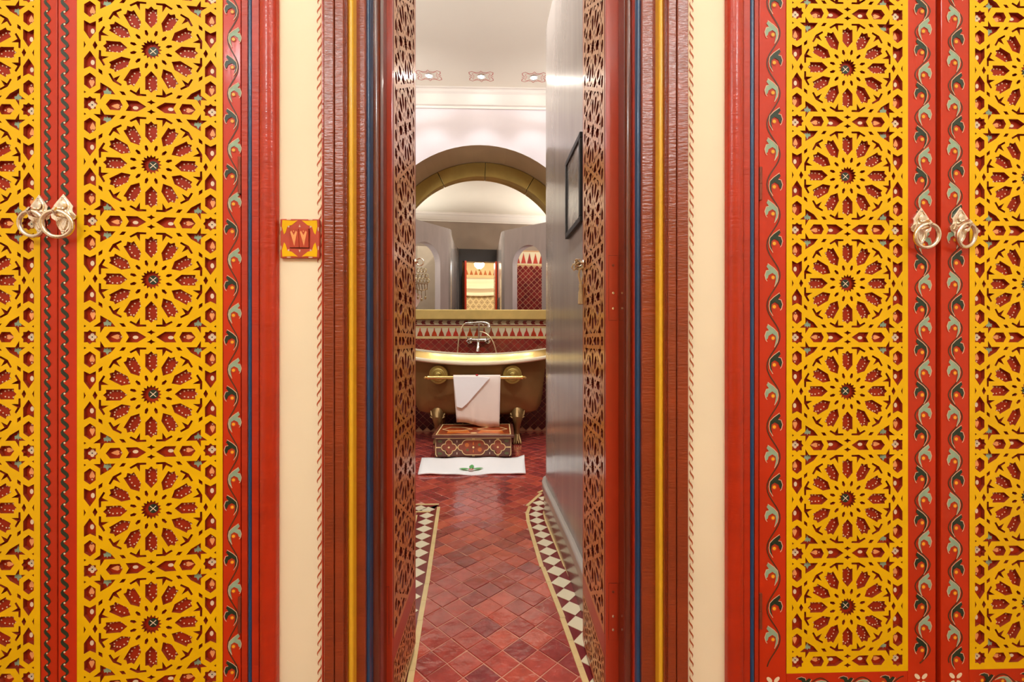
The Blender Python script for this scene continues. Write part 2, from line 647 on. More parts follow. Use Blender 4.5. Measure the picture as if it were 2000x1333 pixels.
# ------------------------------------------------------------------ door ring pull (parts of a door)
PLATE = [(0, 315), (40, 260), (85, 200), (122, 145), (112, 110), (118, 70), (158, 20), (145, -30), (95, -65), (85, -120), (60, -170),
         (35, -200), (25, -240), (0, -250)]


def ring_pull(door, x, z, u=0.000158, swing=0.0, yaw=0.0, face=0.0):
    out = PLATE + [(-a, b) for a, b in reversed(PLATE[1:-1])]
    mb = MB()
    mb.prism([(a * u, b * u) for a, b in reversed(out)], FRONT, 0, 0.004, SILVER)
    # chased relief on the plate
    for s in (1, -1):
        mb.tube([(s * a * u, -0.0042, b * u) for a, b in [(4, 270), (50, 200), (70, 140), (52, 90), (70, 30), (90, -10), (50, -60), (40, -130), (8, -190)]], 0.0016, SILVER, 5)
    mb.lathe([(0.0, 0.0), (0.010, 0.0), (0.0085, 0.004), (0.004, 0.0055), (0.0, 0.0055)], lambda a, b, h: (a, -0.0035 - h, b + 150 * u), SILVER, 14)
    p = mb.build('pull_plate', door, True, (x, -face, z))
    for sz in (255, -215):
        sb = MB()
        sb.lathe([(0.0, 0), (0.0036, 0), (0.0032, 0.0014), (0.0, 0.0018)], lambda a, b, h: (a, -0.004 - h, b), SILVER, 10)
        sb.box(-0.0026, 0.0026, -0.0062, -0.0056, -0.0004, 0.0004, GROOVE)
        sb.build('screw', door, True, (x, -face, z + sz * u))
    st = MB()
    st.tube([(-0.001, -0.003, 0.004), (-0.001, -0.014, 0.008), (0, -0.024, 0.006), (0, -0.028, 0), (0, -0.024, -0.006), (0.001, -0.014, -0.008), (0.001, -0.003, -0.006)], 0.0034, SILVER, 8)
    st.build('pull_staple', door, True, (x, -face, z + 40 * u))
    rb = MB()
    R = 0.0265
    rb.tube([(R * cos(t), 0, R * sin(t) - R) for t in [2 * pi * k / 40 for k in range(40)]], 0.0043, SILVER, 10, True)
    r = rb.build('pull_ring', door, True, (x, -face - 0.0215, z + 42 * u), (swing, 0, yaw))
    return r


# ------------------------------------------------------------------ room shell
CEIL = 3.48
ALC_Y, MIR_Y = 3.42, 3.90
WXL, WXR = -2.3, 1.75          # bathroom side walls
WALLT = 0.12                   # wall between hall and bathroom
HB, HX, HC = -3.6, 2.1, 3.2    # hall back wall, half width, ceiling


def slab(name, dims, mat, cat=None, label=None):
    mb = MB()
    mb.box(*dims, mat)
    o = mb.build(name)
    tag(o, label, cat, None, 'structure')
    return o


floor = slab('floor', (WXL, WXR, 0.0, 4.05, -0.12, -0.0022), GROUTD, 'floor', 'red zellige tiled bathroom floor seen through the open doorway')
slab('floor_hall', (-HX, HX, HB, 0.0, -0.12, -0.004), M('hall_floor', (150, 108, 90), 0.5, var=0.1), 'floor', 'terracotta floor of the hall in front of the cupboards')
ceiling = slab('ceiling', (WXL, WXR, WALLT, 4.05, CEIL, CEIL + 0.1), CEILP, 'ceiling', 'cream bathroom ceiling with painted stars around its spots')
slab('ceiling_hall', (-HX, HX, HB, WALLT, HC, HC + 0.1), WHITEP, 'ceiling', 'cream hall ceiling above the cupboards')
slab('wall_bathroom_left', (WXL - 0.1, WXL, WALLT, 4.05, 0, CEIL), GREYW, 'wall', 'grey bathroom wall on the left behind the toilet cubicle')
slab('wall_bathroom_right', (WXR, WXR + 0.1, WALLT, 4.05, 0, CEIL), GREYW, 'wall', 'grey bathroom wall on the right behind the shower')
slab('wall_hall_left', (-HX - 0.1, -HX, HB, 0.0, 0, HC), WHITEP, 'wall', 'cream hall wall left of the left cupboard')
slab('wall_hall_right', (HX, HX + 0.1, HB, 0.0, 0, HC), WHITEP, 'wall', 'cream hall wall right of the right cupboard')

# wall between hall and bathroom: plaster strips around cupboards and doorway
XL0, XL1 = xY(541, 0), xY(640, 0)        # left plaster strip
XR0, XR1 = xY(1330, 0), xY(1420, 0)
CAB_L = (-1.62, xY(543, 0))
CAB_R = (xY(1418, 0), 1.66)
CABTOP = 2.30
DOORTOP = 2.56
mb = MB()
mb.box(XL0, XL1, 0, WALLT, 0, HC, PLASTER)
mb.box(XR0, XR1, 0, WALLT, 0, HC, PLASTER)
mb.box(XL1, XR0, 0, WALLT, DOORTOP + 0.12, HC, PLASTER)
wall_front = mb.build('wall_front')
tag(wall_front, 'cream plaster wall strips between the doorway and the cupboards', 'wall', None, 'structure')
slab('wall_front_left', (-HX, CAB_L[0], 0, WALLT, 0, HC), PLASTER, 'wall', 'cream plaster left of the left cupboard')
slab('wall_front_right', (CAB_R[1], HX, 0, WALLT, 0, HC), PLASTER, 'wall', 'cream plaster right of the right cupboard')
slab('wall_above_left', (CAB_L[0], XL0, 0, WALLT, CABTOP, HC), PLASTER, 'wall', 'cream plaster above the left cupboard')
slab('wall_above_right', (XR1, CAB_R[1], 0, WALLT, CABTOP, HC), PLASTER, 'wall', 'cream plaster above the right cupboard')
# bathroom face of that wall
mb = MB()
mb.box(WXL, -0.345, WALLT, WALLT + 0.02, 0, CEIL, GREYW)
mb.box(0.355, WXR, WALLT, WALLT + 0.02, 0, CEIL, GREYW)
mb.box(-0.345, 0.355, WALLT, WALLT + 0.02, DOORTOP + 0.02, CEIL, GREYW)
DARKW = M('dark_door_frame', (34, 26, 24), 0.45, coat=0.2)
tag(mb.build('wall_bathroom_front'), 'grey polished bathroom side of the doorway wall', 'wall', None, 'structure')

# painted wave border beside the doorway casing, two strips
for (pxl, side) in ((624.0, -1), (1350.0, 1)):
    x = xY(pxl, 0)
    mb = MB()
    z = 0.1
    pitch = 0.0215
    rnd = random.Random(int(pxl))
    while z < 2.1:
        j = rnd.uniform(-0.0012, 0.0012)
        a = 0.0045
        pts = []
        for t in range(11):
            q = t / 10
            pts.append((x + j - side * a * 0.85 * sin(-0.75 * pi + 1.5 * pi * q), z + pitch * 1.12 * q))
        mb.ribbon(pts, 0.0031, FRONT, 0.0007, PAINT_RED, taper=True)
        z += pitch
    o = mb.build('painted_border', wall_front)

# ------------------------------------------------------------------ bathroom far wall with the arched alcove
AX, AR, AZ = -0.19, 1.10, 1.865


def arch_pts(cx, r, zc, zb, n=40):
    return [(cx - r, zb)] + [(cx + r * cos(pi - pi * k / n), zc + r * sin(pi - pi * k / n)) for k in range(n + 1)] + [(cx + r, zb)]


pts = [(WXL, 0.0)] + arch_pts(AX, AR, AZ, 0.0) + [(WXR, 0.0), (WXR, CEIL), (WXL, CEIL)]
me = fret('wall_back', pts, [], 4.05 - ALC_Y, BATHW, TAN, True)
wall_back = put('wall_back', me, None, (0, ALC_Y, 0))
tag(wall_back, 'white wall with a broad arched alcove around the bath', 'wall', None, 'structure')
wall_alc = slab('wall_alcove', (AX - AR - 0.1, AX + AR + 0.1, 4.0, 4.05, 0, CEIL), TAN, 'wall', 'back of the arched alcove behind the mirror')
mb = MB()
mb.box(AX - AR, AX + AR, MIR_Y, 4.0, 0, 1.235, GROUT)
tiled = mb.build('wall_tiled')
tag(tiled, 'low tiled wall of red and cream zellige behind the bath', 'wall', None, 'structure')

# cornices
prof = [(0, -0.155), (0.012, -0.155), (0.014, -0.135), (0.03, -0.128), (0.055, -0.09), (0.08, -0.05), (0.10, -0.035), (0.105, -0.012), (0.125, -0.012), (0.125, 0), (0, 0)]


def cornice(name, x0, x1, y, sgn, label):
    mb = MB()
    n = len(prof)
    vs = [(x0, y + sgn * p[0], CEIL + p[1]) for p in prof] + [(x1, y + sgn * p[0], CEIL + p[1]) for p in prof]
    fs = [(i, (i + 1) % n, n + (i + 1) % n, n + i) for i in range(n)]
    if sgn > 0:
        fs = [f[::-1] for f in fs]
    mb.add(vs, fs, WHITEP)
    tag(mb.build(name), label, 'cornice', None, 'structure')


cornice('trim_1', WXL, WXR, ALC_Y, -1, 'white moulded cornice above the alcove arch')
cornice('trim_2', WXL, WXR, WALLT + 0.02, 1, 'white moulded cornice above the doorway, seen in the mirror')

# painted garland along the arch
mb = MB()
rnd = random.Random(5)
GF = lambda x, y, h: (x, ALC_Y - h, y)
GAR = M('painted_garland_red', (158, 66, 84), 0.6)
for k in range(-14, 15):
    a = pi / 2 + k * 0.072
    R = AR + 0.055 + rnd.uniform(-0.006, 0.006)
    x, z = AX + R * cos(a), AZ + R * sin(a)
    big = k % 2 == 0
    w = 0.022 if big else 0.012
    if k == 0:
        w = 0.036
    for q in range(3 if big else 2):
        b = a + (q - 1) * 0.9
        mb.ribbon([(x, z), (x + 0.5 * w * cos(b) - 0.15 * w * sin(b), z + 0.5 * w * sin(b) + 0.15 * w * cos(b)), (x + w * cos(b), z + w * sin(b))], 0.009 if big else 0.006, GF, 0.001, GAR, taper=True)
    a2 = a + 0.036
    R2 = AR + 0.05
    mb.ribbon([(x, z), (AX + (R2 + 0.012) * cos(a2), AZ + (R2 + 0.012) * sin(a2)), (AX + R2 * cos(a + 0.072), AZ + R2 * sin(a + 0.072))], 0.003, GF, 0.001, GAR)
mb.build('painted_garland', wall_back)

# ------------------------------------------------------------------ zellige on the low wall: single tiles
ty = MIR_Y
zt = lambda y: 1 + (666 - y) * 4.9 / 860
dx = 17.0 * 4.9 / 860 / 1.25
# diamonds
dw, dh = 0.088, 0.082
diam = MB()
diam.prism([(-dw / 2 + 0.003, 0), (0, -dh / 2 + 0.003), (dw / 2 - 0.003, 0), (0, dh / 2 - 0.003)], FRONT, 0, 0.004, ZELLW)
dme = diam.mesh('tile')
ztop = zt(661)
x0 = AX - AR + 0.05
row = 0
z = ztop - dh / 2
ZELL_SHADE = M('shaded_zellige_red', (80, 22, 22), 0.3, islands=[(70, 18, 20), (92, 26, 26), (78, 22, 22)])  # shade under the bath put into the colour of the low tiles
low = MB()
while z > 0.04:
    off = (row % 2) * dw / 2
    k = 0
    while x0 + off + k * dw < AX + AR - 0.05:
        xx = x0 + off + k * dw
        if -1.1 < xx < 0.62 and z > 0.70:
            o = put('tile', dme, tiled, (xx, ty, z), (random.uniform(-0.02, 0.02), 0, random.uniform(-0.02, 0.02)))
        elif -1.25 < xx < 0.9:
            low.add([(v[0] + xx, v[1] + ty, v[2] + z) for v in diam.v], diam.f, ZELL_SHADE)
        k += 1
    z -= dh / 2
    row += 1
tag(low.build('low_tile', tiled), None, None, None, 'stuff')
half = MB()
half.prism([(-dw / 2 + 0.004, 0), (0, -dh / 2 + 0.003), (dw / 2 - 0.004, 0)], FRONT, 0, 0.004, ZELLW)
hme = half.mesh('tile')
for k in range(28):
    xx = x0 + dw / 2 + k * dw
    if -1.1 < xx < 0.62:
        put('tile', hme, tiled, (xx, ty, ztop), (0, 0, 0))
# straw line, triangles, straw line, chevrons
tb = MB()
tb.box(AX - AR, AX + AR, ty - 0.006, ty, zt(661.5), zt(657), ZGOLD)
tb.build('border_strip', tiled)
tb = MB()
tb.box(AX - AR, AX + AR, ty - 0.006, ty, zt(640), zt(637), ZGOLD)
tb.build('border_strip', tiled)
tb = MB()
tb.box(AX - AR, AX + AR, ty - 0.003, ty, zt(657), zt(640), ZCREAM)
tb.build('border_ground', tiled)
tp = 13.8 * 4.9 / 860
th = zt(640) - zt(657)
tri = MB()
tri.prism([(-tp * 0.40, 0.003), (tp * 0.40, 0.003), (tp * 0.28, th * 0.38), (tp * 0.10, th * 0.64), (tp * 0.05, th * 0.96), (-tp * 0.05, th * 0.96), (-tp * 0.10, th * 0.64), (-tp * 0.28, th * 0.38)],
          FRONT, 0, 0.006, ZELLT)
tme = tri.mesh('tile')
for k in range(-14, 12):
    put('tile', tme, tiled, (xY(849 + 13.8 * 7, ty) + (k) * tp, ty, zt(657)))
tb = MB()
tb.box(AX - AR, AX + AR, ty - 0.005, ty, zt(637), zt(634.5), ZELLW)
tb.build('border_strip', tiled)
tb = MB()
tb.box(AX - AR, AX + AR, ty - 0.003, ty, zt(634.5), zt(625), ZCREAM)
tb.build('border_ground', tiled)
chp = 16.4 * 4.9 / 860
chh = zt(626.5) - zt(633.5)
ch = MB()
ch.prism([(-chp * 0.22, 0), (chp * 0.22, 0), (chp * 0.06, chh * 0.5), (chp * 0.22, chh), (-chp * 0.22, chh), (-chp * 0.34, chh * 0.5)], FRONT, 0, 0.006, ZELLW)
cme = ch.mesh('tile')
for k in range(-12, 10):
    put('tile', cme, tiled, (xY(845, ty) + (k + 5) * chp, ty, zt(633.5)))

# ------------------------------------------------------------------ mirror with brass arch frame
mir = tag(empty('wall_mirror', (AX, MIR_Y, 1.23)), 'arched wall mirror in a broad brass frame above the bath', 'mirror')
MR = 0.94
zb = 1.345 - 1.23
zc = AZ - 1.23
mb = MB()
pp = arch_pts(0, MR + 0.03, zc, zb - 0.02, 48)
mb.prism(pp[::-1], FRONT, -0.004, 0.0, MIRROR)
ALPHA = 0.050
mb.build('glass', mir, False, (0, 0.005, 0), (0, 0, ALPHA))
angs = [0, 0.62, 1.02, 1.535, 2.03, 2.5, pi]
for i in range(len(angs) - 1):
    a0, a1 = angs[i] + 0.0022, angs[i + 1] - 0.0022
    n = 14
    outer = [(1.095 * cos(a0 + (a1 - a0) * k / n), zc + 1.095 * sin(a0 + (a1 - a0) * k / n)) for k in range(n + 1)]
    inner = [(MR * cos(a0 + (a1 - a0) * k / n), zc + MR * sin(a0 + (a1 - a0) * k / n)) for k in range(n + 1)]
    s = MB()
    s.prism(outer + inner[::-1], FRONT, -0.05, 0.065, BRASS)
    s.build('frame_segment', mir, False, bevel=0.006)
for sx in (-1, 1):
    s = MB()
    xa, xb = sorted((sx * MR, sx * 1.095))
    s.box(xa, xb, -0.065, 0.05, zb, zc, BRASS)
    s.build('frame_upright', mir, False, bevel=0.006)
s = MB()
s.box(-1.095, 1.095, -0.068, 0.05, 0.006, zb, M('bright_brass_ledge', (222, 194, 118), 0.4, metal=0.5, var=0.08, vscale=10))
s.build('ledge', mir, False, bevel=0.008)

# ------------------------------------------------------------------ cubicle walls left and right of the passage
BT = 2.80
PATH_R = [(0.325, 0.16), (0.318, 0.45), (0.308, 0.80), (0.288, 1.20), (0.272, 1.47), (0.272, 1.56), (0.284, 1.63), (0.31, 1.675)]
FR0, FR1 = Vector((0.31, 1.675)), Vector((1.10, 2.50))


def ribbon_wall(mb, path, thick, z0, z1, mat, side=1):
    n = len(path)
    off = []
    for i, p in enumerate(path):
        a = path[max(i - 1, 0)]
        b = path[min(i + 1, n - 1)]
        d = Vector((b[0] - a[0], b[1] - a[1])).normalized()
        off.append((p[0] + side * d.y * thick, p[1] - side * d.x * thick))
    pts = list(path) + off[::-1]
    if side < 0:
        pts = pts[::-1]
    mb.prism(pts[::-1], UP, z0, z1, mat)


mb = MB()
ribbon_wall(mb, PATH_R, 0.10, 0, BT, GREY, 1)
wr = mb.build('wall_passage_right', None, True)
tag(wr, 'grey polished plaster wall with the framed picture, right of the passage', 'wall', None, 'structure')
PATH_L = [(-0.42, 0.16), (-0.50, 0.60), (-0.545, 1.20), (-0.545, 1.56), (-0.56, 1.64), (-0.59, 1.69)]
mb = MB()
ribbon_wall(mb, PATH_L, 0.10, 0, BT, GREY, -1)
wl = mb.build('wall_passage_left', None, True)
tag(wl, 'grey polished plaster wall left of the passage', 'wall', None, 'structure')


def cubicle_front(name, p0, p1, a0, a1, ztop, mat, label):
    L = (p1 - p0).length
    c, r = (a0 + a1) / 2, (a1 - a0) / 2
    out = [(0, 0)] + arch_pts(c, r, ztop - r, 0.0, 24) + [(L, 0), (L, BT), (0, BT)]
    me = fret(name, out, [], 0.12, mat, mat, True)
    d = (p1 - p0).normalized()
    o = put(name, me, None, (p0.x + d.y * 0.12, p0.y - d.x * 0.12, 0), (0, 0, atan2(d.y, d.x)))
    tag(o, label, 'wall', None, 'structure')
    return o


# the fret board's front looks to its own -Y; the room side is its +Y, both faces are alike
cubicle_front('wall_shower_front', FR0, FR1, 0.17, 0.74, 2.50, GREYF, 'grey shower wall with an arched opening, seen in the mirror')
FL0, FL1 = Vector((-1.38, 2.50)), Vector((-0.59, 1.69))
cubicle_front('wall_toilet_front', FL0, FL1, 0.36, 0.95, 2.50, GREYF, 'grey cubicle wall with an arched opening, seen in the mirror')
# shower: tiled back wall seen through the arch
mb = MB()
mb.box(0.45, WXR, WALLT + 0.02, WALLT + 0.05, 0, 2.8, GROUT)
sh = mb.build('wall_shower_back')
tag(sh, 'red tiled back wall of the shower, seen in the mirror', 'wall', None, 'structure')
mb = MB()
SY = WALLT + 0.05
SF = lambda x, y, h: (x, SY + h, y)
d = 0.115
z = 0.9
r = 0
while z < 2.46:
    k = 0
    while 0.5 + k * d < WXR:
        x = 0.5 + k * d + (r % 2) * d / 2
        q = d / 2 - 0.006
        mb.prism([(x - q, z), (x, z + q), (x + q, z), (x, z - q)], SF, 0, 0.004, M('shower_tile_red', (120, 30, 26), 0.7, spec=0.2, islands=[(96, 22, 22), (132, 36, 30), (112, 28, 26)]))
        k += 1
    z += d / 2
    r += 1
mb.box(0.45, WXR, SY, SY + 0.006, 2.50, 2.53, ZGOLD)
mb.box(0.45, WXR, SY, SY + 0.003, 2.53, 2.77, ZCREAM)
x = 0.5
while x < WXR:
    mb.prism([(x - 0.05, 2.54), (x, 2.75), (x + 0.05, 2.54)], SF, 0.003, 0.007, ZELLT)
    x += 0.12
tag(mb.build('wall_tile', sh), None, None, None, 'stuff')
# right end wall of the shower is tiled as well
mb = MB()
mb.box(WXR - 0.03, WXR, 0.2, 2.4, 0, 2.2, ZELLW)
tag(mb.build('wall_shower_side'), 'red tiled side wall of the shower', 'wall', None, 'structure')
# toilet cubicle door: two pale boards with a joint
toilet = MB()
toilet.box(-1.75, -1.17, 0.75, 0.78, 0, 2.7, M('pale_board', (176, 160, 138), 0.4, var=0.06))
toilet.box(-1.16, -0.68, 0.75, 0.78, 0, 2.7, M('pale_board', (176, 160, 138), 0.4, var=0.06))
tag(toilet.build('wall_toilet_back'), 'pale board wall inside the left cubicle, seen in the mirror', 'wall', None, 'structure')

# skirting along the right wall: brown tile and a grey curb on top
sk = MB()
ribbon_wall(sk, [(a - 0.012, b) for a, b in PATH_R], 0.02, 0.0, 0.13, SKIRT, 1)
skb = sk.build('baseboard_right', None, True)
tag(skb, 'brown tile skirting at the foot of the grey wall', 'skirting', None, 'structure')
sk = MB()
n = len(PATH_R)
for z0, z1, o_ in ((0.13, 0.185, 0.022),):
    ribbon_wall(sk, [(a - o_, b + (0.012 if i > 4 else 0)) for i, (a, b) in enumerate(PATH_R)], 0.03, z0, z1, M('grey_curb', (176, 164, 152), 0.35, coat=0.2, var=0.06), 1)
sk.build('curb', skb, True, bevel=0.01)
sk = MB()
ribbon_wall(sk, [(a + 0.012, b) for a, b in PATH_L], 0.02, 0.0, 0.13, SKIRT, -1)
tag(sk.build('baseboard_left', None, True), 'brown tile skirting at the foot of the left passage wall', 'skirting', None, 'structure')

# ------------------------------------------------------------------ floor tiles
OUT_R = [(0.258, 0.10), (0.252, 0.29), (0.218, 0.69), (0.182, 1.04), (0.160, 1.43), (0.162, 1.545), (0.203, 1.73), (0.314, 1.955), (0.42, 2.08)]
INN_R = [(0.372, 0.10), (0.355, 0.29), (0.317, 0.69), (0.287, 1.04), (0.262, 1.43), (0.262, 1.545), (0.292, 1.68), (0.385, 1.87), (0.48, 1.99)]
OUT_L = [(-0.245, 0.10), (-0.26, 0.29), (-0.287, 0.654), (-0.30, 0.866), (-0.367, 1.70)]
INN_L = [(-0.365, 0.10), (-0.38, 0.29), (-0.40, 0.654), (-0.415, 0.866), (-0.482, 1.60)]


def interp(path, y):
    for a, b in zip(path, path[1:]):
        if a[1] <= y <= b[1]:
            t = (y - a[1]) / (b[1] - a[1])
            return a[0] + t * (b[0] - a[0])
    return path[0][0] if y < path[0][1] else path[-1][0]


S = 0.081
G = 0.0014
tile = MB()
q = S / 2 - G
b_ = 0.0016
tile.add([(-q, -q, -0.01), (q, -q, -0.01), (q, q, -0.01), (-q, q, -0.01), (-q, -q, -b_), (q, -q, -b_), (q, q, -b_), (-q, q, -b_),
          (-q + b_, -q + b_, 0), (q - b_, -q + b_, 0), (q - b_, q - b_, 0), (-q + b_, q - b_, 0)],
         [(0, 1, 5, 4), (1, 2, 6, 5), (2, 3, 7, 6), (3, 0, 4, 7), (4, 5, 9, 8), (5, 6, 10, 9), (6, 7, 11, 10), (7, 4, 8, 11), (8, 9, 10, 11)], ZELL)
tme = tile.mesh('floor_tile')
cells = []
A45 = radians(44)
for i in range(-60, 61):
    for j in range(-60, 61):
        x, y = rot2(((i + 0.5) * S, (j + 0.5) * S), A45)
        x -= 0.03
        y += 1.4
        if not (0.10 < y < 3.92):
            continue
        if y < 1.70:
            if not (interp(OUT_L, y) - 0.03 < x < interp(OUT_R, y) + 0.03):
                continue
        else:
            if not (-1.25 < x < 0.95):
                continue
            if y < 2.08 and x > interp(OUT_R, y) + 0.03:
                continue
            if y < 2.55 and x > y - 1.35:
                continue
            if y < 1.86 and x < -0.56:
                continue
        p = Vector((x, y, 0))
        depth = y + 1
        vis = abs((x * 860 / depth) + 975 - 945) < 150
        cells.append((depth if vis else depth + 10, x, y))
cells.sort()
rest = MB()
for k, (dd, x, y) in enumerate(cells):
    rx, ry = random.gauss(0, 0.011), random.gauss(0, 0.011)
    rz = A45 + random.choice((0, pi / 2)) + random.gauss(0, 0.012)
    zz = random.uniform(-0.001, 0.0005)
    if k < 300:
        put('floor_tile', tme, floor, (x, y, zz), (rx, ry, rz))
    else:
        Mx = Matrix.Translation((x, y, zz)) @ Matrix.Rotation(rz, 4, 'Z') @ Matrix.Rotation(rx, 4, 'X') @ Matrix.Rotation(ry, 4, 'Y')
        rest.add([Mx @ Vector(v) for v in tile.v], tile.f, ZELL)
tag(rest.build('far_floor_tile', floor), None, None, None, 'stuff')


# borders: plum ground, cream squares on their points, straw strips
def path_pts(path, step):
    out = []
    acc = 0.0
    for a, b in zip(path, path[1:]):
        a, b = Vector(a), Vector(b)
        L = (b - a).length
        t = -acc
        while t + step <= L:
            t += step
            out.append((a + (b - a) * (t / L), (b - a).normalized()))
        acc = L - t
    return out


def border(outp, innp, name, label):
    g = MB()
    n = len(outp)
    vs = [(a[0], a[1], 0.0012) for a in outp] + [(a[0], a[1], 0.0012) for a in innp] + [(a[0], a[1], -0.01) for a in outp] + [(a[0], a[1], -0.01) for a in innp]
    sgn = 1 if innp[0][0] > outp[0][0] else -1
    fs = []
    for i in range(n - 1):
        fs.append((i, n + i, n + i + 1, i + 1)[::sgn])
        fs.append((i, i + 1, 2 * n + i + 1, 2 * n + i)[::sgn])
        fs.append((n + i + 1, n + i, 3 * n + i, 3 * n + i + 1)[::sgn])
    g.add(vs, fs, ZPLUM)
    root = g.build('floor_border_ground', floor)
    mid = [((a[0] + b[0]) / 2, (a[1] + b[1]) / 2) for a, b in zip(outp, innp)]
    for p, d_ in path_pts(mid, 0.0895):
        # width of the band here
        yy = p.y
        w = 0.043
        s = MB()
        nrm = Vector((-d_.y, d_.x))
        c = [(p + d_ * 0.043), (p + nrm * w), (p - d_ * 0.043), (p - nrm * w)]
        s.prism([(a.x, a.y) for a in c], UP, -0.004, 0.0030, ZCREAM)
        s.build('floor_border_tile', floor)
    for path in (outp, innp):
        for p, d_ in path_pts(path, 0.12):
            s = MB()
            nrm = Vector((-d_.y, d_.x))
            a = p - d_ * 0.1190
            w = 0.0095
            c = [a + nrm * w, a - nrm * w, p - nrm * w, p + nrm * w]
            s.prism([(e.x, e.y) for e in c], UP, -0.004, 0.0036, ZGOLD)
            s.build('floor_border_strip', floor)


border(OUT_R, INN_R, 'right', '')
border(OUT_L, INN_L, 'left', '')
# the left border turns away at its far end
border([(-0.367, 1.70), (-0.90, 1.70)], [(-0.40, 1.585), (-0.90, 1.585)], 'left end', '')

# ------------------------------------------------------------------ ceiling spots with painted stars
star = [(0, 0.078), (0.018, 0.05), (0.05, 0.06), (0.075, 0.06), (0.075, 0.035), (0.058, 0.018), (0.1, 0)]
for i, sx in enumerate(SPOT_X):
    root = empty('ceiling_spot', (sx, 3.13, CEIL))
    names = ['in the unseen left corner', 'left of the three in view', 'in the middle of the three in view', 'right of the three in view', 'beyond the grey wall on the right']
    tag(root, 'small round recessed ceiling spot, ' + names[i], 'ceiling light', 'row of recessed spots above the bath')
    m = MB()
    m.lathe([(0.026, -0.001), (0.026, 0.006), (0.034, 0.010), (0.043, 0.006), (0.045, 0.0), (0.045, -0.001)], lambda a, b, h: (a, -b, -h), CHROME, 24)
    m.build('trim_ring', root, True)
    m = MB()
    m.lathe([(0.0, 0.0), (0.026, 0.0), (0.024, 0.004), (0.0, 0.006)], lambda a, b, h: (a, -b, -h - 0.004), M('lit_bulb', (255, 246, 232), 0.4, emit=170.0), 16)
    m.build('bulb', root, True)
    # the painted star belongs to the ceiling
    p = MB()
    DN = lambda x, y, h: (x, y, CEIL - h)
    q0 = [(0.0, 0.085), (0.016, 0.06), (0.05, 0.056), (0.085, 0.075), (0.112, 0.06), (0.108, 0.03), (0.088, 0.012), (0.112, 0)]
    full = q0 + [(x, -y) for x, y in q0[::-1][1:]]
    full = full + [(-x, y) for x, y in full[::-1][1:-1]]
    p.ribbon([(sx + x, 3.13 + y) for x, y in full], 0.006, DN, 0.0012, M('painted_star_red', (196, 70, 60), 0.6), closed=True)
    q1 = [(x * 0.72, y * 0.72) for x, y in full]
    p.ribbon([(sx + x, 3.13 + y) for x, y in q1], 0.004, DN, 0.0012, M('painted_star_rose', (214, 116, 96), 0.6), closed=True)
    p.build('painted_star', ceiling)

# ------------------------------------------------------------------ the bath
BX, BY = -0.21, 3.49
tub = tag(empty('bathtub', (BX, BY, 0)), 'freestanding bronze roll-top bath on claw feet in the tiled alcove', 'bathtub')
NS = 72


def tub_ring(a, b, z, sag):
    out = []
    for k in range(NS):
        t = 2 * pi * k / NS
        ct, st = cos(t), sin(t)
        x = a * math.copysign(abs(ct) ** 0.78, ct)
        y = b * math.copysign(abs(st) ** 0.78, st)
        out.append((x, y, z + sag * 0.12 * x * x))
    return out


def loft(mb, rings, mat, close=False):
    vs = [p for r in rings for p in r]
    fs = []
    m = len(rings)
    for i in range(m if close else m - 1):
        j = (i + 1) % m
        for k in range(NS):
            l = (k + 1) % NS
            fs.append((i * NS + k, i * NS + l, j * NS + l, j * NS + k))
    mb.add(vs, fs, mat)


mb = MB()
body = [(0.30, 0.12, 0.275, 0), (0.53, 0.195, 0.280, 0), (0.60, 0.23, 0.305, 0), (0.635, 0.25, 0.37, 0), (0.65, 0.259, 0.47, 0), (0.662, 0.264, 0.58, 0.1), (0.675, 0.268, 0.68, 0.3),
        (0.69, 0.270, 0.76, 0.7), (0.712, 0.270, 0.81, 0.95), (0.716, 0.271, 0.840, 1),
        (0.705, 0.262, 0.842, 1), (0.68, 0.255, 0.77, 0.8), (0.62, 0.24, 0.55, 0.1), (0.56, 0.21, 0.38, 0), (0.42, 0.16, 0.32, 0), (0.2, 0.08, 0.315, 0)]
loft(mb, [tub_ring(*q) for q in body], BRONZE)
mb.add(tub_ring(0.30, 0.12, 0.275, 0), [tuple(range(NS - 1, -1, -1))], BRONZE)
mb.add(tub_ring(0.2, 0.08, 0.315, 0), [tuple(range(NS))], BRONZE)
mb.build('body', tub, True)
mb = MB()
RIM_HIGHLIGHT = M('rim_highlight_pale', (252, 240, 208), 0.3, metal=0.25, coat=0.3)  # highlight along lip and outer roll, put into the rim's colour
rim = [(0.0, 0.845), (0.0, 0.860), (0.010, 0.868), (0.022, 0.866), (0.040, 0.850), (0.060, 0.825), (0.076, 0.808), (0.090, 0.806), (0.102, 0.797), (0.103, 0.782), (0.093, 0.771), (0.078, 0.775), (0.064, 0.795), (0.044, 0.822), (0.024, 0.838), (0.012, 0.841)]
rings = [tub_ring(0.706 + o, 0.263 + o, z, 1) for o, z in rim]
loft(mb, rings[3:7] , BRASS_RIM)
loft(mb, rings[6:] + rings[:1], RIM_HIGHLIGHT)
loft(mb, rings[:4], RIM_HIGHLIGHT)
mb.build('rim', tub, True)
# claw feet
fx_, fy_ = 0.385, 0.165


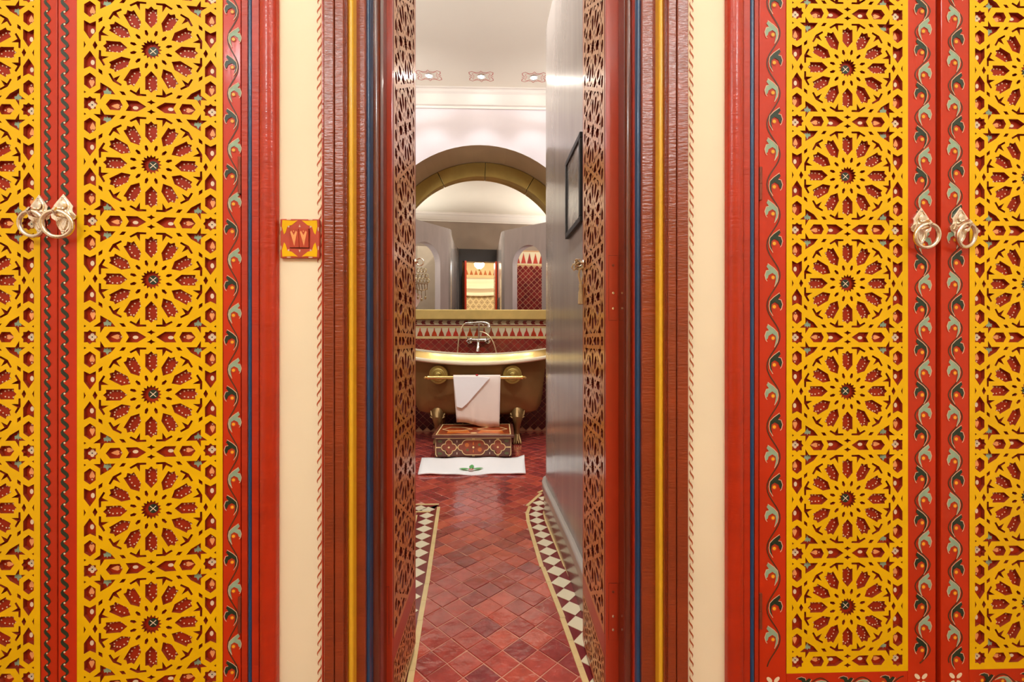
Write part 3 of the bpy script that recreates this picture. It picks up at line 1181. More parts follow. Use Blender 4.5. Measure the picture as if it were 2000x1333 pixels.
def claw(mb):
    # a leaf-shaped knee against the body, an S leg and a splayed paw
    mb.tube([(0, 0.06, 0.33), (0, -0.02, 0.30), (0, -0.055, 0.255), (0, -0.05, 0.20), (0, -0.025, 0.14), (0, -0.015, 0.09), (0, -0.03, 0.05), (0, -0.05, 0.02)], 0.034, BRONZE, 12,
            taper=[1.6, 1.9, 1.6, 1.1, 0.75, 0.7, 0.85, 0.7])
    for s in (-1, -0.35, 0.35, 1):
        mb.tube([(s * 0.012, -0.02, 0.10), (s * 0.024, -0.04, 0.05), (s * 0.032, -0.062, 0.022), (s * 0.034, -0.074, 0.006)], 0.011, BRONZE, 7, taper=[0.8, 1.0, 1.0, 0.5])
    for s in (-1, 1):
        mb.tube([(0, -0.075, 0.235), (s * 0.035, -0.06, 0.25), (s * 0.062, -0.04, 0.285), (s * 0.07, -0.02, 0.32)], 0.012, BRONZE, 7, taper=[1, 1, 0.9, 0.5])
    for k in range(-3, 4):
        a = k * 0.38
        mb.tube([(0, -0.072, 0.235), (0.04 * sin(a), -0.075, 0.235 + 0.04 * cos(a)), (0.075 * sin(a), -0.055, 0.235 + 0.075 * cos(a))], 0.007, BRONZE, 6, taper=[0.6, 1, 0.7])


c0 = MB()
claw(c0)
cme = c0.mesh('foot', True)
for sx in (-1, 1):
    for sy in (-1, 1):
        put('foot', cme, tub, (sx * fx_, sy * (fy_ + 0.0), 0), (0, 0, 0 if sy < 0 else pi))

# towel rail on the front of the bath
RZ = 0.66
tr_ = tag(empty('towel_rail', (BX, BY - 0.30, RZ)), 'brass towel rail with two round rosettes on the bath front', 'towel rail')
XF = lambda x, y, h: (x, -h, y)
for sx in (-0.365, 0.335):
    m = MB()
    m.lathe([(0.0, -0.02), (0.085, -0.02), (0.090, 0.0), (0.086, 0.007), (0.079, 0.008), (0.076, 0.004), (0.066, 0.005), (0.062, 0.012), (0.050, 0.016), (0.044, 0.012), (0.036, 0.014), (0.030, 0.026), (0.018, 0.034), (0.016, 0.088), (0.0, 0.09)], lambda x, y, h, sx=sx: (x + sx, -h, y + 0.02), BRASS, 28)
    m.build('rosette', tr_, True)
m = MB()
m.tube([(-0.44, -0.085, 0), (-0.40, -0.085, 0), (0.375, -0.085, 0), (0.415, -0.085, 0)], 0.0165, BRASS_RIM, 12)
for s, e in ((-1, -0.44), (1, 0.415)):
    m.tube([(e, -0.085, 0), (e + s * 0.012, -0.085, 0), (e + s * 0.022, -0.085, 0), (e + s * 0.034, -0.085, 0), (e + s * 0.05, -0.085, 0)], 0.020, BRASS_RIM, 10, taper=[1, 1, 0.5, 0.9, 0.15])
m.build('rail', tr_, True)

# towel over the rail
tx0, tx1 = -0.425, 0.012
ty0 = BY - 0.30 - 0.085
tw = tag(empty('towel', ((tx0 + tx1) / 2, ty0, RZ)), 'white cotton towel with a folded-over corner hung on the brass rail', 'towel')
m = MB()
nx, nz = 18, 22
prof_t = [(0.025, -0.36), (0.024, -0.2), (0.022, -0.05), (0.021, 0.0), (0.015, 0.015), (0.0, 0.0215), (-0.015, 0.015), (-0.021, 0.0), (-0.024, -0.06), (-0.026, -0.14), (-0.031, -0.22), (-0.034, -0.30), (-0.036, -0.37), (-0.037, -0.435)]
vs = []
w2 = (tx1 - tx0) / 2
for i, (oy, oz) in enumerate(prof_t):
    for k in range(nx + 1):
        s = k / nx * 2 - 1
        drop = max(0, -oz) / 0.435
        front = i >= 7
        ww = w2 * (1 - 0.10 * drop) + 0.0
        wob = 0.006 * sin(s * 7 + 0.6) * drop + 0.004 * sin(s * 13 + 2) * drop
        z_ = oz + (-0.02 * s - 0.012 * sin(s * 3.2 + 0.5)) * drop * (1 if front else 0)
        vs.append((s * ww + 0.012 * drop, oy - abs(wob) * (1 if front else -1), z_))
fs = []
for i in range(len(prof_t) - 1):
    for k in range(nx):
        a = i * (nx + 1) + k
        fs.append((a, a + nx + 1, a + nx + 2, a + 1))
m.add(vs, fs, COTTON_IN)
o = m.build('cloth', tw, True)
md = o.modifiers.new('solid', 'SOLIDIFY')
md.thickness = 0.006
md.offset = 0
m = MB()
fl = [(-0.214, 0.012), (-0.10, 0.014), (0.02, 0.012), (0.125, 0.004), (0.06, -0.07), (-0.02, -0.16), (-0.085, -0.235), (-0.135, -0.278), (-0.16, -0.272), (-0.185, -0.262), (-0.196, -0.15), (-0.208, -0.06)]
m.prism(fl[::-1], lambda x, y, h: (x, -0.034 - 0.060 * max(0, -y) - h, y), 0, 0.009, COTTON)
o = m.build('folded_corner', tw, False, bevel=0.003)
m = MB()
m.lathe([(0.0, -0.012), (0.010, -0.008), (0.013, 0.0), (0.010, 0.008), (0.0, 0.012)], lambda x, y, h: (x - 0.0, -0.018 + y * 0.6, 0.026 + h * 0.6), M('red_bud', (196, 30, 36), 0.5), 12)
m.build('red_bud', tw, True)

# ------------------------------------------------------------------ bath mixer
fx = xY(935, MIR_Y)
tap = tag(empty('bath_mixer', (fx, MIR_Y - 0.004, 0.98)), 'chrome bath mixer with hand shower and looped hose on the tiled wall', 'tap')
zq = lambda y: zt(y) - 0.98
xq = lambda x: (x - 935) * 4.85 / 860
m = MB()
m.tube([(xq(917), -0.06, zq(664)), (xq(953), -0.06, zq(664))], 0.018, CHROME, 14)
for x in (917, 953):
    m.tube([(xq(x), 0.0, zq(666)), (xq(x), -0.06, zq(664))], 0.02, CHROME, 14)
    m.lathe([(0.0, 0), (0.034, 0), (0.030, 0.008), (0, 0.01)], lambda a, b, h, x=x: (xq(x) + a, -h, b + zq(666)), CHROME, 18)
m.build('body', tap, True)
for x in (917, 953):
    h_ = MB()
    h_.lathe([(0.0, 0), (0.014, 0), (0.016, 0.02), (0.013, 0.026), (0.0, 0.03)], lambda a, b, h, x=x: (xq(x) + a, -0.075 - h, b + zq(664)), CHROME, 14)
    for k in range(4):
        a = k * pi / 2 + 0.5
        h_.tube([(xq(x), -0.092, zq(664)), (xq(x) + 0.034 * cos(a), -0.092, zq(664) + 0.034 * sin(a))], 0.0075, CHROME, 8, taper=[0.7, 1.1])
    h_.build('cross_handle', tap, True)
m = MB()
m.tube([(xq(935), -0.06, zq(664)), (xq(935), -0.10, zq(668)), (xq(935), -0.13, zq(676)), (xq(934), -0.135, zq(686))], 0.017, CHROME, 12, taper=[0.9, 0.9, 1.0, 1.35])
m.build('spout', tap, True)
m = MB()
m.tube([(xq(936), -0.06, zq(662)), (xq(936), -0.065, zq(640)), (xq(936), -0.07, zq(634))], 0.013, CHROME, 12)
m.tube([(xq(926), -0.07, zq(636)), (xq(932), -0.07, zq(633)), (xq(940), -0.07, zq(633)), (xq(946), -0.07, zq(636))], 0.010, CHROME, 10)
m.build('cradle', tap, True)
m = MB()
m.tube([(xq(910), -0.085, zq(632)), (xq(925), -0.085, zq(631)), (xq(942), -0.085, zq(630)), (xq(950), -0.085, zq(631)), (xq(955), -0.09, zq(634)), (xq(955), -0.09, zq(640))], 0.013, CHROME, 12, taper=[0.7, 0.8, 1.0, 1.1, 1.5, 1.9])
m.build('hand_shower', tap, True)


def bez(p, n=14):
    out = []
    for i in range(n + 1):
        t = i / n
        u_ = 1 - t
        out.append(tuple(u_ ** 3 * p[0][k] + 3 * u_ * u_ * t * p[1][k] + 3 * u_ * t * t * p[2][k] + t ** 3 * p[3][k] for k in range(3)))
    return out


m = MB()
m.tube(bez([(xq(911), -0.085, zq(632)), (xq(899), -0.09, zq(636)), (xq(896), -0.12, zq(664)), (xq(895), -0.13, zq(704))]), 0.007, HOSE, 8)
m.build('hose', tap, True)
m = MB()
m.tube(bez([(xq(938), -0.075, zq(648)), (xq(958), -0.09, zq(650)), (xq(968), -0.12, zq(668)), (xq(972), -0.13, zq(704))]), 0.007, HOSE, 8)
m.build('hose', tap, True)

# ------------------------------------------------------------------ painted step chest
CH_BROWN = M('chest_painted_brown', (150, 62, 28), 0.35, coat=0.4, var=0.35, vscale=16)
CH_DARK = M('chest_dark_brown', (104, 52, 36), 0.4, coat=0.4, var=0.2, vscale=20)
CH_LINE = M('chest_cream_line', (250, 216, 150), 0.45)
CH_GREEN = M('chest_olive', (104, 104, 58), 0.45)
CH_ORANGE = M('chest_orange', (214, 110, 36), 0.35, coat=0.4, var=0.2, vscale=20)
cx0, cx1 = -0.548, 0.108
cyf = 2.76
chest = tag(empty('step_chest', ((cx0 + cx1) / 2, cyf, 0)), 'low painted wooden chest with cream lobed outlines in front of the bath', 'chest')
W2 = (cx1 - cx0) / 2
m = MB()
m.box(-W2, W2, 0.0, 0.47, 0.012, 0.178, CH_DARK)
for sx in (-1, 1):
    for yy in (0.03, 0.41):
        m.box(sx * (W2 - 0.05) - 0.03, sx * (W2 - 0.05) + 0.03, yy, yy + 0.04, 0, 0.012, CH_DARK)
m.build('body', chest, False, bevel=0.003)
m = MB()
m.box(-W2 - 0.022, W2 + 0.022, -0.025, 0.49, 0.178, 0.202, CH_DARK)
m.build('lid', chest, False, bevel=0.005)
# paint on the lid
m = MB()
LH = 0.2022
LU = lambda x, y, h: (x, y, LH + h)
m.flat([(-W2 + 0.02, 0.005), (W2 - 0.02, 0.005), (W2 - 0.02, 0.46), (-W2 + 0.02, 0.46)], LU, 0.0004, CH_BROWN)
m.ribbon([(-W2 + 0.012, 0.0), (W2 - 0.012, 0.0), (W2 - 0.012, 0.465), (-W2 + 0.012, 0.465)], 0.014, LU, 0.0009, CH_LINE, closed=True)
for s in (-1, 1):
    m.flat([(s * 0.03 * s + -0.26 if s < 0 else 0.03, 0.06), (-0.03 if s < 0 else 0.26, 0.06), (-0.06 if s < 0 else 0.24, 0.19), (-0.24 if s < 0 else 0.06, 0.19)], LU, 0.0008, CH_ORANGE)
    m.ribbon([(s * 0.02, 0.23), (s * 0.12, 0.16), (s * 0.22, 0.15), (s * 0.29, 0.23), (s * 0.22, 0.32), (s * 0.12, 0.31), (s * 0.02, 0.23)], 0.012, LU, 0.0012, CH_LINE)
m.disc(0, 0.06, 0.03, LU, 0.0012, CH_LINE, 10, 0.02)
m.build('lid_painting', chest)
# paint on the front
m = MB()
FX = lambda x, y, h: (x, -h, y)
z0, z1, zm = 0.016, 0.172, 0.094
m.flat([(-W2 + 0.006, z0), (W2 - 0.006, z0), (W2 - 0.006, z1), (-W2 + 0.006, z1)], FX, 0.0005, CH_DARK)
m.ribbon([(-W2 + 0.02, z0), (-W2 + 0.009, z0 + 0.02), (-W2 + 0.009, z1), (W2 - 0.009, z1), (W2 - 0.009, z0 + 0.02), (W2 - 0.02, z0)], 0.007, FX, 0.0013, CH_LINE)
lob = []


def lobes(cx, cz, pts):
    return [(cx + x, cz + y) for x, y in pts]


def arc(cx, cy, r, a0, a1, n=8):
    return [(cx + r * cos(a0 + (a1 - a0) * k / n), cy + r * sin(a0 + (a1 - a0) * k / n)) for k in range(n + 1)]


quat = arc(0.034, 0, 0.030, -pi * 0.6, pi * 0.6)[::1] + arc(0, 0.034, 0.030, -pi * 0.1, pi * 1.1) + arc(-0.034, 0, 0.030, pi * 0.4, pi * 1.6) + arc(0, -0.034, 0.030, pi * 0.9, pi * 2.1)
cart = arc(0.108, 0, 0.028, -pi * 0.5, pi * 0.5, 8) + [(0.10, 0.030)] + arc(0.058, 0.032, 0.032, 0, pi * 0.5, 6)
cart = cart + [(-x, y) for x, y in cart[::-1]]
cart_l = [p for p in cart if p[1] >= -0.001]
cart = arc(0.105, 0, 0.026, -pi * 0.55, pi * 0.55, 8) + arc(0.055, 0.022, 0.042, pi * 0.05, pi * 0.5, 6) + arc(-0.055, 0.022, 0.042, pi * 0.5, pi * 0.95, 6) + arc(-0.105, 0, 0.026, pi * 0.45, pi * 1.55, 8) + arc(-0.055, -0.022, 0.042, pi * 1.05, pi * 1.5, 6) + arc(0.055, -0.022, 0.042, pi * 1.5, pi * 1.95, 6)
for cx_, shp, fillm in ((-0.208, quat, CH_BROWN), (0, cart, CH_BROWN), (0.208, quat, CH_BROWN)):
    pp_ = lobes(cx_, zm, shp)
    m.flat(pp_, FX, 0.0009, fillm)
    m.ribbon(pp_, 0.0065, FX, 0.0014, CH_LINE, closed=True)
    m.disc(cx_, zm, 0.009, FX, 0.0014, CH_LINE, 8)
    for s in (-1, 1):
        m.ribbon([(cx_ - 0.006, zm + s * 0.066), (cx_ - 0.006, zm + s * 0.078)], 0.005, FX, 0.0014, CH_LINE)
        m.ribbon([(cx_ + 0.006, zm + s * 0.066), (cx_ + 0.006, zm + s * 0.078)], 0.005, FX, 0.0014, CH_LINE)
for s in (-1, 1):
    m.ribbon([(s * 0.135, zm), (s * 0.144, zm)], 0.016, FX, 0.0014, CH_LINE)
    m.ribbon([(s * 0.27, zm), (s * (W2 - 0.01), zm)], 0.010, FX, 0.0014, CH_LINE)
    m.ribbon([(0, zm + s * 0.02), (0, zm + s * 0.045)], 0.009, FX, 0.0014, CH_ORANGE)
    m.disc(s * 0.055, zm + s * -0.02, 0.018, FX, 0.0012, CH_ORANGE, 10)
    m.disc(s * 0.05, zm + s * 0.022, 0.012, FX, 0.0012, CH_GREEN, 8)
    for t in (-1, 1):
        m.ribbon([(s * 0.139, zm + t * 0.042), (s * 0.139, zm + t * 0.060)], 0.006, FX, 0.0014, P_WHITE)
        m.disc(s * 0.283, zm + t * 0.052, 0.020, FX, 0.0011, CH_GREEN, 8, 0.012)
m.build('front_painting', chest)

# ------------------------------------------------------------------ bath mat
mat_ = tag(empty('bath_mat', (-0.21, 2.52, 0)), 'white bath mat with a green leaf and red bud motif on the tiles', 'bath mat')
m = MB()
nx, ny = 30, 14
C4 = [(-0.603, 2.285), (0.198, 2.285), (0.212, 2.735), (-0.655, 2.745)]
vs = []
for j in range(ny + 1):
    v = j / ny
    for i in range(nx + 1):
        u_ = i / nx
        x = (1 - v) * ((1 - u_) * C4[0][0] + u_ * C4[1][0]) + v * ((1 - u_) * C4[3][0] + u_ * C4[2][0])
        y = (1 - v) * ((1 - u_) * C4[0][1] + u_ * C4[1][1]) + v * ((1 - u_) * C4[3][1] + u_ * C4[2][1])
        edge = min(u_, 1 - u_, v, 1 - v)
        z = 0.012 + 0.004 * sin(u_ * 9 + v * 3) * (0.4 + (1 - v)) + 0.003 * sin(u_ * 21)
        if u_ > 0.93 and v > 0.8:
            z += 0.02 * (u_ - 0.93) / 0.07
        vs.append((x + 0.21, y - 2.52 + 0.006 * sin(u_ * 11) * (1 - v), z))
fs = [(j * (nx + 1) + i, j * (nx + 1) + i + 1, (j + 1) * (nx + 1) + i + 1, (j + 1) * (nx + 1) + i) for j in range(ny) for i in range(nx)]
m.add(vs, fs, COTTON)
o = m.build('cloth', mat_, True)
md = o.modifiers.new('solid', 'SOLIDIFY')
md.thickness = 0.010
md.offset = -1
m = MB()
MZ = lambda x, y, h: (x, y, h)
L_GREEN = M('embroidered_green', (96, 168, 92), 0.7, var=0.2, vscale=60)
for a, l in ((1.57, 0.085), (0.28, 0.082), (2.95, 0.082)):
    bx, by = -0.005, -0.145
    pts = []
    for t in range(9):
        q = t / 8
        pts.append((bx + cos(a) * (0.012 + l * q), by + sin(a) * (0.012 + l * q) * 1.25))
    m.ribbon(pts, 0.038, MZ, 0.0200, L_GREEN, taper=True)
m.disc(-0.005, -0.152, 0.021, MZ, 0.0206, M('embroidered_red', (206, 44, 60), 0.7), 12, 0.016)
m.disc(-0.005, -0.147, 0.010, MZ, 0.0212, P_WHITE, 10, 0.007)
m.build('embroidery', mat_)

# ------------------------------------------------------------------ framed picture on the grey passage wall
pic = tag(empty('framed_picture', (0.2985, 0.78, 1.615), 0), 'black framed grey photograph on the grey passage wall', 'picture')
wdir = Vector((0.288 - 0.318, 1.20 - 0.45)).normalized()
pa = atan2(wdir.y, wdir.x)           # along the wall
pic.rotation_euler = (0, 0, pa - pi)   # local x runs towards the camera along the wall, front is local -Y turned to the passage
m = MB()
hw, hh, fw, fd = 0.145, 0.168, 0.022, 0.026
PY = lambda x, y, h: (x, h, y)
for (a0, a1, b0, b1) in ((-hw, hw, hh - fw, hh), (-hw, hw, -hh, -hh + fw), (-hw, -hw + fw, -hh + fw, hh - fw), (hw - fw, hw, -hh + fw, hh - fw)):
    m.box(a0, a1, -0.004, fd, b0, b1, BLACKF)
fr_ = m.build('frame', pic, False, bevel=0.002)
m = MB()
m.box(-hw + fw, hw - fw, 0.002, 0.008, -hh + fw, hh - fw, M('photo_print', (150, 144, 138), 0.25, coat=0.6, var=0.55, vscale=9))
m.build('print', pic)

# ------------------------------------------------------------------ doorway casing
H_TOP = DOORTOP + 0.10


def vert(mb, pts, mat, z0=0.0, z1=H_TOP):
    # plan polygon, counter-clockwise seen from above
    a = sum(p[0] * q[1] - q[0] * p[1] for p, q in zip(pts, pts[1:] + pts[:1]))
    if a < 0:
        pts = pts[::-1]
    mb.prism(pts, UP, z0, z1, mat)


def half_round(x0, x1, y, bulge, yb, n=10):
    c, r = (x0 + x1) / 2, (x1 - x0) / 2
    return [(c + r * cos(pi + pi * k / n), y + bulge * sin(pi + pi * k / n)) for k in range(n + 1)] + [(x1, yb), (x0, yb)]


def casing(name, edges, flip, label):
    """edges: pixel columns read off the photograph from the plaster inwards, with the depth of each member."""
    root = empty(name, (0, 0, 0))
    tag(root, label, 'door casing', None, 'structure')
    for (nm, pa_, pb_, y, kind, mat) in edges:
        xa, xb = sorted((xY(pa_, y), xY(pb_, y)))
        m = MB()
        if kind == 'flat':
            c_ = 0.0018
            vert(m, [(xa, WALLT), (xa, y + c_), (xa + c_, y), (xb - c_, y), (xb, y + c_), (xb, WALLT)], mat)
        elif kind == 'bow':
            # a board a little crowned, as hand-planed boards are
            n = 8
            vert(m, [(xa, WALLT)] + [(xa + (xb - xa) * k / n, y - 0.0022 * sin(pi * k / n)) for k in range(n + 1)] + [(xb, WALLT)], mat)
        elif kind == 'round':
            vert(m, half_round(xa, xb, y + 0.006, (xb - xa) * 0.5, WALLT), mat)
        elif kind == 'reed':
            n = 3
            w = (xb - xa) / n
            pts = [(xb, WALLT), (xa, WALLT)]
            for k in range(n):
                for t in range(6):
                    pts.append((xa + k * w + w * (t + 0.5) / 6, y + 0.002 - 0.003 * sin(pi * (t + 0.5) / 6)))
            vert(m, pts, mat)
        m.build(nm, root, kind in ('round', 'bow'))
    return root


JAMB = M('jamb_dark_varnish', (104, 36, 16), 0.25, coat=0.6, var=0.1, vscale=6)
casing('trim_3', [
    ('edge_board', 628, 633, -0.012, 'flat', REDB),
    ('board', 632, 651.5, -0.020, 'flat', BROWNRED),
    ('groove', 651, 653.5, 0.0, 'flat', GROOVE),
    ('board', 653, 671, -0.019, 'flat', BROWNRED),
    ('reeding', 670, 678.5, -0.016, 'reed', BROWNRED),
    ('yellow_bead', 678, 689.5, -0.008, 'round', YBEAD),
    ('groove', 689, 693, 0.030, 'flat', GROOVE),
    ('inner_board', 692, 713.5, 0.016, 'flat', BROWNRED),
    ('blue_bead', 713, 722, 0.026, 'round', BLUE),
    ('jamb_round', 721, 743, 0.062, 'round', JAMB),
], 1, 'brown-red moulded casing with yellow and blue beads, left of the doorway')
casing('trim_4', [
    ('jamb_round', 1220.5, 1238.5, 0.062, 'round', JAMB),
    ('thin_fillet', 1238, 1244, 0.040, 'flat', REDB),
    ('blue_bead', 1243, 1254, 0.026, 'round', BLUE),
    ('inner_board', 1253.5, 1283, 0.016, 'flat', BROWNRED),
    ('groove', 1282, 1289, 0.030, 'flat', GROOVE),
    ('yellow_bead', 1287.5, 1298, -0.008, 'round', YBEAD),
    ('reeding', 1297.5, 1306, -0.016, 'reed', BROWNRED),
    ('board', 1305, 1321.5, -0.019, 'flat', BROWNRED),
    ('groove', 1321, 1323.5, 0.0, 'flat', GROOVE),
    ('board', 1323, 1345, -0.020, 'flat', BROWNRED),
], -1, 'brown-red moulded casing with yellow and blue beads, right of the doorway')
# head of the doorway, above the picture
m = MB()
m.box(-0.345, 0.355, 0.0, WALLT, DOORTOP, DOORTOP + 0.12, BROWNRED)
tag(m.build('trim_5'), 'brown-red head of the doorway', 'door casing', None, 'structure')

m = MB()
m.box(-0.41, -0.345, WALLT + 0.02, WALLT + 0.04, 0, DOORTOP + 0.24, DARKW)
m.box(0.33, 0.40, WALLT + 0.02, WALLT + 0.03, 0, DOORTOP + 0.24, DARKW)
m.box(-0.345, 0.33, WALLT + 0.02, WALLT + 0.04, DOORTOP, DOORTOP + 0.24, DARKW)
tag(m.build('trim_6'), 'dark wooden door frame on the bathroom side, seen in the mirror', 'door casing', None, 'structure')

# ------------------------------------------------------------------ door leaves opened into the passage
LEAF_U = 0.283 / (2 * PW)
LP = TU * LEAF_U
ROW0 = 1.0 - 3 * LP
leaf_panel = star_panel('fretwork', LEAF_U, 8, 0.008, LEAFFRET, LEAFCUT)
# low panel: two small repeats side by side
u2 = LEAF_U / 2
hs = []
for sx in (-1, 1):
    hs += [[(x * u2 + sx * PW * u2 * 0.985, (y + TU / 2) * u2) for x, y in q] for q in TH_]
    for k in (0, 1):
        hs += [[(x * u2 + sx * PW * u2 * 0.985, (y + k * TU) * u2) for x, y in q] for q in RH_]
low_panel = fret('low_fretwork', [(-PW * LEAF_U, -PE * u2), (PW * LEAF_U, -PE * u2), (PW * LEAF_U, (TU + PE) * u2), (-PW * LEAF_U, (TU + PE) * u2)], hs, 0.008, LEAFFRET, LEAFCUT)
LY0, LY1 = 0.122, 0.436
LTOP = ROW0 + 8 * LP + PE * LEAF_U
for sx, nm, lab in ((-1, 'door_1', 'left red door leaf with carved star fretwork, opened into the passage'),
                    (1, 'door_2', 'right red door leaf with carved star fretwork, opened into the passage')):
    xi = -0.2705 if sx < 0 else 0.2735       # passage face
    xo = -0.3070 if sx < 0 else 0.3085
    root = empty(nm, (xi, LY0, 0.02))
    tag(root, lab, 'door', None, 'structure')
    L = LY1 - LY0
    dz = -0.02
    t = abs(xo - xi)
    xa, xb = (0, -t) if sx < 0 else (0, t)
    lo, hi = min(xa, xb), max(xa, xb)
    m = MB()
    for (y0, y1) in ((0, 0.015), (L - 0.016, L)):
        m.box(lo, hi, y0, y1, 0, 2.5, LEAFRED)
    m.build('stile', root, False, bevel=0.0015)
    m = MB()
    zlow_top = ROW0 - PE * LEAF_U + dz
    core0, core1 = (lo, hi - 0.010) if sx < 0 else (lo + 0.010, hi)
    m.box(core0, core1, 0.015, L - 0.016, 0, 2.5, DARKRED)
    m.build('core_board', root)
    m = MB()
    low_top = 0.03 + (TU + 2 * PE) * u2 + dz
    m.box(lo, hi, 0.0152, L - 0.0162, low_top, zlow_top, LEAFRED)
    m.box(lo, hi, 0.0152, L - 0.0162, 0, 0.03 + dz, LEAFRED)
    m.box(lo, hi, 0.0152, L - 0.0162, LTOP + dz, 2.5, LEAFRED)
    m.build('rail', root)
    rz = pi / 2 if sx < 0 else -pi / 2
    put('fretwork', leaf_panel, root, (0.0006 * -sx, L / 2, ROW0 + dz), (0, 0, rz))
    put('low_fretwork', low_panel, root, (0.0006 * -sx, L / 2, 0.03 + PE * u2 + dz), (0, 0, rz))
    # hinge plates let into the edge that faces the hall, with screws, knuckle at the jamb
    xm = (lo + hi) / 2 + sx * 0.001
    for (pz0, pz1) in ((zY(754, 625, 0.12), zY(754, 497, 0.12)), (zY(754, 1260, 0.12), zY(754, 1148, 0.12))):
        m = MB()
        m.box(xm - 0.011, xm + 0.011, -0.0012, 0.001, pz0 + dz, pz1 + dz, LEAFRED)
        m.box(xm - 0.0116, xm + 0.0116, -0.0003, 0.001, pz0 + dz - 0.0008, pz1 + dz + 0.0008, GROOVE)
        kx = hi + 0.004 if sx > 0 else lo - 0.004
        m.tube([(kx, 0.0, pz0 + dz - 0.002), (kx, 0.0, pz1 + dz - 0.03)], 0.0048, IRON, 10)
        h_ = m.build('hinge', root)
        for zz in (0.18, 0.42, 0.85):
            s_ = MB()
            zc_ = pz0 + (pz1 - pz0) * zz + dz
            s_.lathe([(0.0, 0), (0.0036, 0), (0.0030, 0.0012), (0.0, 0.0014)], lambda a, b, h: (a + xm, -0.0012 - h, b + zc_), SILVER if zz < 0.5 else IRON, 10)
            s_.build('screw', h_, True)
# pull rings on the passage face of the leaves, near the free edges
for sx, root in ((-1, bpy.data.objects['door_1']), (1, bpy.data.objects['door_2'])):
    m = MB()
    L = LY1 - LY0
    nx_ = -sx     # direction out of the face
    yy = L - 0.012
    m.lathe([(0.0, 0), (0.009, 0), (0.008, 0.003), (0.0035, 0.004), (0.0035, 0.010), (0.0, 0.011)], lambda a, b, h: (nx_ * h, yy + a * 0.9, b + 1.235), SILVER, 14)
    m.build('pull_boss', root, True)
    m = MB()
    R = 0.0115
    m.tube([(nx_ * (0.004 + R + R * cos(t)), yy + 0.004, 1.235 + R * sin(t)) for t in [2 * pi * k / 28 for k in range(28)]], 0.0019, SILVER, 8, True)
    m.build('pull_ring', root, True)

# knotted cord with tassel hung on the right pull
kx, ky, kz = 0.2735 - 0.010, LY1 - 0.004, 1.245
cord = tag(empty('knotted_cord', (kx, ky, kz)), 'beige knotted cord with tassel hung from the right door leaf pull', 'cord')
CORD = M('beige_cord', (206, 182, 138), 0.7, bump=0.5, bscale=200, stretch=(1, 1, 3))
m = MB()
for k in range(3):
    a = k * 1.1
    m.tube([(0.011 * cos(t + a) * (1 if k else 1.3) - 0.002 * k, 0.010 * sin(t * 2 + a), 0.010 * sin(t) * (1 + 0.2 * k) + 0.003 * k) for t in [2 * pi * j / 20 for j in range(20)]], 0.0032, CORD, 7, True)
m.tube([(-0.010, 0, 0.002), (-0.022, 0, 0.006), (-0.026, 0, -0.004), (-0.020, 0, -0.014), (-0.012, 0, -0.006)], 0.0030, CORD, 7)
m.build('knot', cord, True)
m = MB()
m.tube([(0, 0, -0.008), (-0.004, 0, -0.03), (0.002, 0, -0.058)], 0.0034, CORD, 7)
m.tube([(0.008, 0, -0.008), (0.011, 0, -0.03), (0.004, 0, -0.058)], 0.0028, CORD, 7)
m.build('cord', cord, True)
m = MB()
m.lathe([(0.0, 0.0), (0.006, -0.002), (0.0075, -0.012), (0.0055, -0.018), (0.0085, -0.03), (0.0095, -0.068), (0.0, -0.07)], lambda a, b, h: (a + 0.003, -b, h - 0.056), CORD, 14)
m.build('tassel', cord, True)

# filigree pendant hung on the left pull
fx0, fy0, fz0 = -0.2705 + 0.020, LY1 - 0.006, 1.240
fil = tag(empty('filigree_pendant', (fx0, fy0, fz0)), 'openwork silver pendant hung from the left door leaf pull', 'pendant')
FILM = M('tarnished_filigree', (176, 160, 122), 0.35, metal=0.8)
m = MB()
for z_, w_, n_ in ((-0.012, 0.010, 3), (-0.030, 0.016, 4), (-0.045, 0.020, 5)):
    for k in range(n_):
        xx = -w_ + 2 * w_ * k / (n_ - 1)
        m.tube([(xx + 0.0055 * cos(t), 0, z_ + 0.0065 * sin(t)) for t in [2 * pi * j / 12 for j in range(12)]], 0.0013, FILM, 5, True)
m.tube([(0, 0, 0.0), (-0.022, 0, -0.05), (0.022, 0, -0.05)], 0.0014, FILM, 5, True)
m.build('openwork', fil, True)
m = MB()
m.tube([(-0.022, 0, -0.055), (0.020, 0, -0.055), (0.017, 0, -0.072), (0, 0, -0.078), (-0.018, 0, -0.072)], 0.0016, FILM, 6, True)
for k in range(5):
    m.tube([(-0.018 + 0.009 * k, 0, -0.055), (-0.014 + 0.008 * k, 0, -0.074)], 0.0012, FILM, 5)
m.build('crescent', fil, True)
m = MB()
for k in range(3):
    xx = -0.012 + 0.012 * k
    m.tube([(xx, 0, -0.076), (xx, 0, -0.095 - 0.006 * (k % 2))], 0.0011, FILM, 5)
    m.lathe([(0.0, 0), (0.0035, -0.004), (0.0028, -0.010), (0.0, -0.012)], lambda a, b, h, xx=xx, k=k: (xx + a, b, h - 0.094 - 0.006 * (k % 2)), FILM, 8)
m.build('drops', fil, True)
card = tag(empty('paper_tag', (-0.266, LY1 + 0.012, 1.135)), 'small white paper tag at the edge of the left door leaf, under the pendant', 'tag')
m = MB()
m.prism([(-0.008, 0.024), (-0.012, -0.026), (-0.004, -0.024), (0.012, 0.006), (0.011, 0.014)], FRONT, 0, 0.0012, M('white_paper', (248, 246, 242), 0.8))
m.tube([(-0.004, -0.0005, 0.018), (0.0, 0.0, 0.04), (0.006, 0.0, 0.07)], 0.0007, CORD, 5)
m.build('card', card)

